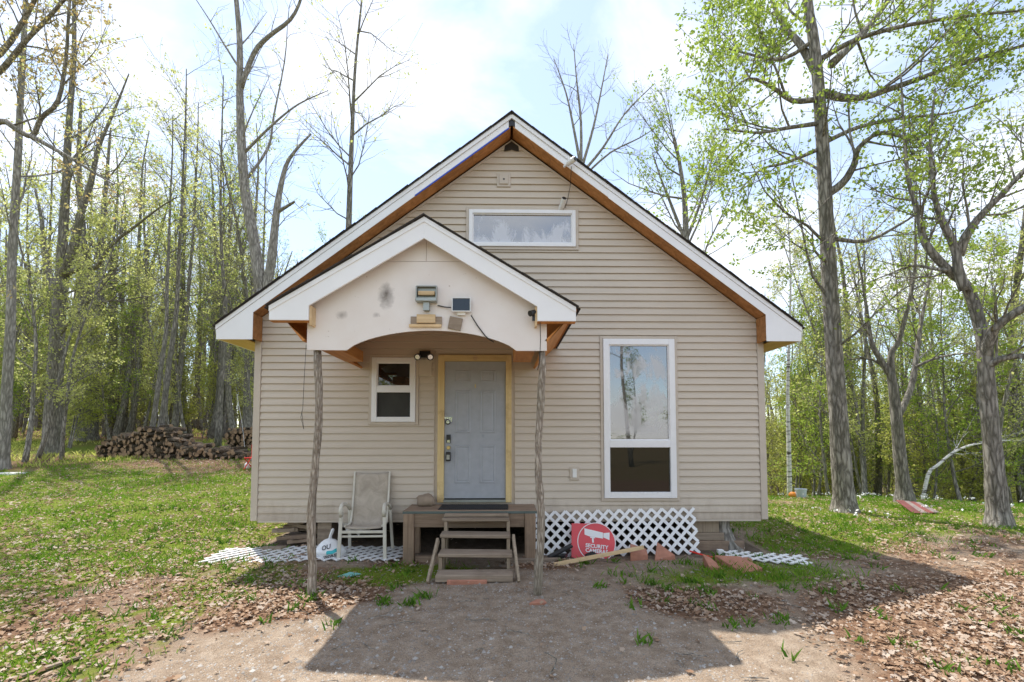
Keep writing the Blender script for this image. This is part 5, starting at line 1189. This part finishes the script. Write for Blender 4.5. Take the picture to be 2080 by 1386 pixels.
q = onY(40, 1365, -3.35); solo(MB().bar((-3.33, -3.42, gz(-3.3, -3.4) + 0.015), (-3.12, -3.12, gz(-3.1, -3.1) + 0.02), 0.035, 0.015), 'wood_strip', M['grey_wood'], 'weathered wood strip in the dirt at the bottom left corner', 'board', (-3.2, -3.3, gz(-3.2, -3.3)))
# bucket, orange ball, red metal sheets at right
q = atD(1627, 1008, 12.2); bx_, by_ = q[0], q[1]; g = gz(bx_, by_)
bk = thing('bucket', 'pale grey plastic bucket on the grass right of the house', 'bucket', (bx_, by_, g))
mb = MB(); mb.tube([(bx_, by_, g), (bx_, by_, g + 0.26)], [0.115, 0.14], 16, False); mb.tube([(bx_, by_, g + 0.23), (bx_, by_, g + 0.262)], [0.147, 0.149], 16, False); mb.add([(bx_ + 0.115 * math.cos(k * math.pi / 8), by_ + 0.115 * math.sin(k * math.pi / 8), g + 0.02) for k in range(16)], [tuple(range(16))]); mb.smooth = True; mb.build('bucket_body', plain('pale blue grey plastic', (0.55, 0.6, 0.66), 0.4), bk)
mb = MB(); mb.tube([(bx_ + 0.148 * math.cos(k * math.pi / 8), by_ - 0.02 - 0.02 * math.sin(k * math.pi / 8), g + 0.24 - 0.13 * math.sin(k * math.pi / 8)) for k in range(9)], [0.004] * 9, 4); mb.build('bail_handle', M['metal'], bk)
q = atD(1610, 1009, 12.3); g = gz(q[0], q[1]); mb = MB(); mb.ball((q[0], q[1], g + 0.085), (0.1, 0.1, 0.09), 12, 8); mb.smooth = True; solo(mb, 'orange_ball', plain('orange skin', (0.8, 0.28, 0.03), 0.5), 'orange pumpkin-like ball beside the bucket', 'ball', (q[0], q[1], g))
q0 = atD(1828, 1030, 9.9); q1 = atD(1893, 1057, 9.2); g0, g1 = gz(q0[0], q0[1]), gz(q1[0], q1[1])
rs = thing('metal_sheets', 'rusty red corrugated metal sheets lying at the slope edge', 'metal sheet', (q0[0], q0[1], g0))
rusty = plain('rusty red roofing', (0.17, 0.045, 0.038), 0.7, 0.4, 4)
for k in range(4):
    t0 = k / 4; a_ = Vector((q0[0] + 0.16 * k, q0[1] + 0.05 * k, g0 + 0.20 - 0.02 * k)); b_ = Vector((q1[0] + 0.15 * k - 0.3, q1[1] + 0.02 * k, g1 + 0.03))
    mb = MB(); mb.bar(a_, b_, 0.14, 0.012); mb.build('sheet', rusty if k % 2 == 0 else plain('rusty grey sheet', (0.20, 0.16, 0.145), 0.6, 0.3), rs)

# ------------------------------------------------------------------ ground cover
def scatter(n, x0, x1, y0, y1, rng): return rng.uniform(x0, x1, n), rng.uniform(y0, y1, n)
def ray_grid_weight(x, y): return 1.0
def litter():
    rng = np.random.default_rng(91); n = 640000
    # more samples near the viewer
    x, y = scatter(n, -13, 12.5, -4.3, 12, rng)
    g, l, d, dr = masks(x, y); dep = y + 6.5
    dens = np.clip((l - 0.12) * 1.35, 0, 1) ** 1.2 * (0.35 + 0.9 * fbm(x * 3.5, y * 3.5, 77)) * np.clip(4.2 / np.maximum(dep, 2), 0.25, 1.3) * np.where((np.abs(x) < 3.6) & (y > 0), 0.0, 1.0)
    dens = np.maximum(dens, 0.010 * (dep < 8))
    k = rng.random(n) < dens * 0.85; x, y = x[k], y[k]; n = len(x)
    z = ground_z(x, y) + rng.uniform(0.004, 0.03, n)
    # seven-point lobed leaf, slightly cupped
    shp = np.array([(0, -0.5), (0.22, -0.18), (0.46, -0.05), (0.24, 0.14), (0.30, 0.42), (0, 0.55), (-0.30, 0.40), (-0.22, 0.14), (-0.48, 0.0), (-0.20, -0.2)])
    m = len(shp); a = rng.uniform(0, 6.28, n); s = 0.022 + 0.045 * rng.random(n) ** 1.8
    u = shp[None, :, 0] * s[:, None] * rng.uniform(0.7, 1.1, n)[:, None]; v = shp[None, :, 1] * s[:, None]
    cur = rng.uniform(-1, 1, n)[:, None] * 5.0; w = (u ** 2 + 0.6 * v ** 2) * cur + rng.normal(0, 0.004, (n, m))
    tx = rng.normal(0, 0.22, n)[:, None]; ty = rng.normal(0, 0.22, n)[:, None]; w = w + u * tx + v * ty
    X = x[:, None] + u * np.cos(a)[:, None] - v * np.sin(a)[:, None]; Y = y[:, None] + u * np.sin(a)[:, None] + v * np.cos(a)[:, None]
    lo = w.min(1, keepdims=True); Z = z[:, None] + w - np.minimum(lo, 0) * 0.8
    V = np.stack([X, Y, Z], -1).reshape(-1, 3); i = np.arange(n)[:, None] * m
    tri = np.array([(0, 1, 9), (1, 2, 3), (1, 3, 9), (9, 3, 7), (7, 8, 9), (3, 4, 5), (3, 5, 7), (5, 6, 7)])
    F = (i[:, :, None] + tri[None]).reshape(-1, 3)
    me = bpy.data.meshes.new('leaf_litter'); me.vertices.add(len(V)); me.vertices.foreach_set('co', V.ravel()); me.loops.add(F.size); me.loops.foreach_set('vertex_index', F.ravel().astype(np.int32))
    me.polygons.add(len(F)); me.polygons.foreach_set('loop_start', np.arange(0, F.size, 3, dtype=np.int32)); me.polygons.foreach_set('loop_total', np.full(len(F), 3, np.int32)); me.materials.append(M['litter']); me.update(calc_edges=True)
    o = bpy.data.objects.new('leaf_litter', me); COL.objects.link(o); o['kind'] = 'stuff'; o['label'] = 'dry brown fallen leaves scattered over the yard'; o['category'] = 'leaves'
    return n
def blades(name, x, y, h, wd, mat, label, cat, seed, lean=0.5):
    rng = np.random.default_rng(seed); n = len(x); z = ground_z(x, y) - 0.01; a = rng.uniform(0, 6.28, n); b = rng.uniform(0, 6.28, n); ln = rng.uniform(0.1, lean, n) * h
    px_, py_ = np.cos(a) * wd, np.sin(a) * wd
    V = np.stack([np.stack([x - px_, y - py_, z], 1), np.stack([x + px_, y + py_, z], 1), np.stack([x + px_ * 0.6 + np.cos(b) * ln * 0.4, y + py_ * 0.6 + np.sin(b) * ln * 0.4, z + h * 0.6], 1), np.stack([x + np.cos(b) * ln, y + np.sin(b) * ln, z + h], 1)], 1).reshape(-1, 3)
    i = np.arange(n)[:, None] * 4; F = np.concatenate([i + np.array([[0, 1, 2]]), i + np.array([[0, 2, 3]])], 1).reshape(-1, 3)
    me = bpy.data.meshes.new(name); me.vertices.add(len(V)); me.vertices.foreach_set('co', V.ravel()); me.loops.add(F.size); me.loops.foreach_set('vertex_index', F.ravel().astype(np.int32))
    me.polygons.add(len(F)); me.polygons.foreach_set('loop_start', np.arange(0, F.size, 3, dtype=np.int32)); me.polygons.foreach_set('loop_total', np.full(len(F), 3, np.int32)); me.materials.append(mat); me.update(calc_edges=True)
    o = bpy.data.objects.new(name, me); COL.objects.link(o); o['kind'] = 'stuff'; o['label'] = label; o['category'] = cat; return o
def grass():
    rng = np.random.default_rng(17); n = 700000
    x, y = scatter(n, -15, 14, -4.2, 15, rng); g, l, d, dr = masks(x, y); dep = y + 6.5
    cl = fbm(x * 2.2, y * 2.2, 55); cl2 = fbm(x * 7, y * 7, 57)
    dens = np.clip(g * 1.5 - 0.25, 0, 1) * np.clip((cl * 0.6 + cl2 * 0.4 - 0.42) * 6, 0.02, 1) * np.clip(6.5 / dep, 0.3, 1)
    dens *= 1 - 0.85 * np.exp(-(((x + 1.25) / 0.8) ** 2 + ((y + 1.05) / 0.45) ** 2))
    k = rng.random(n) < dens * 0.9; x, y = x[k], y[k]; n = len(x); dep = y + 6.5
    h = rng.uniform(0.03, 0.09, n) * (0.6 + 1.0 * fbm(x * 1.5, y * 1.5, 59)); wd = rng.uniform(0.0025, 0.005, n) * np.clip(dep / 6, 0.9, 2.5)
    blades('grass', x, y, h, wd, M['grass'], 'patchy bright green lawn grass', 'grass', 18, 0.9)
    # weeds: rosettes of broader leaves
    m = 900; cx, cy = scatter(m, -8, 8, -3.6, 2.5, rng); g, l, d, dr = masks(cx, cy); kk = (rng.random(m) < np.clip(0.22 + l * 0.5 + g * 0.3, 0, 1) * (1 - 0.9 * dr)) & ~((np.abs(cx) < 3.7) & (cy > -0.05)) & ~((np.abs(cx + 0.45) < 0.75) & (cy > -1.7))
    cx, cy = cx[kk], cy[kk]
    extra = [(-2.0, -1.95), (-2.1, -1.75), (2.0, -1.75), (1.6, -1.7), (1.95, -1.45), (2.9, -0.5), (3.05, -0.45), (2.75, -0.4), (3.2, -0.55), (3.3, -0.5), (2.6, -0.62), (-3.5, -0.05), (-3.4, 0.0), (-3.62, -0.02), (1.5, -1.5), (2.2, -0.75), (2.35, -1.3), (0.95, -0.62), (-1.0, -2.1), (-0.9, -1.9), (-1.25, -2.05)]
    cx = np.concatenate([cx, [e[0] for e in extra] * 3]); cy = np.concatenate([cy, [e[1] for e in extra] * 3])
    X = []; Y = []
    for a, b in zip(cx, cy):
        q = rng.integers(8, 22); X.append(a + rng.normal(0, 0.04, q)); Y.append(b + rng.normal(0, 0.04, q))
    X = np.concatenate(X); Y = np.concatenate(Y); n2 = len(X)
    blades('weeds', X, Y, rng.uniform(0.03, 0.10, n2), rng.uniform(0.006, 0.013, n2), M['weed'], 'low broad-leaved weeds and clover tufts', 'weeds', 19, 1.1)
    # white spring flowers at the slope edge
    m = 260; fx = rng.uniform(6.0, 13, m); fy = rng.uniform(1.5, 6.5, m); k = (fbm(fx * 0.8, fy * 0.8, 61) > 0.52); fx, fy = fx[k], fy[k]
    me = leaf_mesh('flowers', np.stack([np.repeat(fx, 3), np.repeat(fy, 3), ground_z(np.repeat(fx, 3), np.repeat(fy, 3)) + 0.13], 1), np.full(len(fx) * 3, 0.05), M['flower'], 0.8, 3)
    o = bpy.data.objects.new('white_flowers', me); COL.objects.link(o); o['kind'] = 'stuff'; o['label'] = 'small white spring flowers at the right slope edge'; o['category'] = 'flowers'
    # forest floor herbs further back
    m = 60000; ang = np.radians(rng.uniform(-52, 52, m)); dist = rng.uniform(20, 48, m); hx = CAM[0] + dist * np.sin(ang); hy = CAM[1] + dist * np.cos(ang)
    k = ~((np.abs(hx) < 4.2) & (hy < 9.5)) & (fbm(hx * 0.5, hy * 0.5, 63) > 0.42); hx, hy = hx[k], hy[k]; nn = len(hx)
    blades('forest_herbs', hx, hy, rng.uniform(0.05, 0.2, nn), rng.uniform(0.012, 0.03, nn), M['leaf_under'], 'low green herbs on the forest floor', 'herbs', 23, 1.0)
def pebbles():
    rng = np.random.default_rng(29); n = 70000; x, y = scatter(n, -4.5, 4.5, -4.0, -0.6, rng); g, l, d, dr = masks(x, y)
    k = rng.random(n) < (0.10 + 0.55 * dr) * (0.3 + fbm(x * 2, y * 2, 71)); x, y = x[k], y[k]; n = len(x)
    s = rng.uniform(0.003, 0.010, n) * np.where(rng.random(n) < 0.05, 2.4, 1.0); z = ground_z(x, y)
    o8 = np.array([(1, 0, 0), (0, 1, 0), (-1, 0, 0), (0, -1, 0), (0, 0, 0.8), (0, 0, -0.6)], float); a = rng.uniform(0, 6.28, n)
    P = o8[None] * s[:, None, None] * rng.uniform(0.6, 1.3, (n, 6, 1)); X = x[:, None] + P[..., 0] * np.cos(a)[:, None] - P[..., 1] * np.sin(a)[:, None]; Y = y[:, None] + P[..., 0] * np.sin(a)[:, None] + P[..., 1] * np.cos(a)[:, None]; Z = z[:, None] + P[..., 2]
    V = np.stack([X, Y, Z], -1).reshape(-1, 3); i = np.arange(n)[:, None] * 6; tri = np.array([(0, 1, 4), (1, 2, 4), (2, 3, 4), (3, 0, 4)]); F = (i[:, :, None] + tri[None]).reshape(-1, 3)
    me = bpy.data.meshes.new('gravel'); me.vertices.add(len(V)); me.vertices.foreach_set('co', V.ravel()); me.loops.add(F.size); me.loops.foreach_set('vertex_index', F.ravel().astype(np.int32))
    me.polygons.add(len(F)); me.polygons.foreach_set('loop_start', np.arange(0, F.size, 3, dtype=np.int32)); me.polygons.foreach_set('loop_total', np.full(len(F), 3, np.int32)); me.materials.append(M['pebble']); me.update(calc_edges=True)
    o = bpy.data.objects.new('gravel', me); COL.objects.link(o); o['kind'] = 'stuff'; o['label'] = 'loose gravel on the bare dirt drive'; o['category'] = 'gravel'
def twigs():
    mb = MB(); rr_ = random.Random(5)
    for i in range(260):
        x = rr_.uniform(-6, 6); y = rr_.uniform(-3.7, 2.0)
        if abs(x) < 3.8 and y > -0.3 or (abs(x + 0.4) < 0.7 and y > -1.7): continue
        a = rr_.uniform(0, 6.28); L = rr_.uniform(0.06, 0.3); pts = []
        for k in range(4):
            px_, py_ = x + math.cos(a) * L * k / 3, y + math.sin(a) * L * k / 3; a += rr_.gauss(0, 0.25); pts.append((px_, py_, gz(px_, py_) + 0.012 + rr_.random() * 0.008))
        mb.tube(pts, [0.004, 0.004, 0.003, 0.002], 4, False)
    o = bpy.data.objects.new('twigs', mb.mesh('twigs', M['bark_dark'])); COL.objects.link(o); o['kind'] = 'stuff'; o['label'] = 'thin fallen twigs scattered over the yard'; o['category'] = 'twigs'
twigs()
print('leaves', litter()); grass(); pebbles()
print('objects', len(bpy.data.objects))
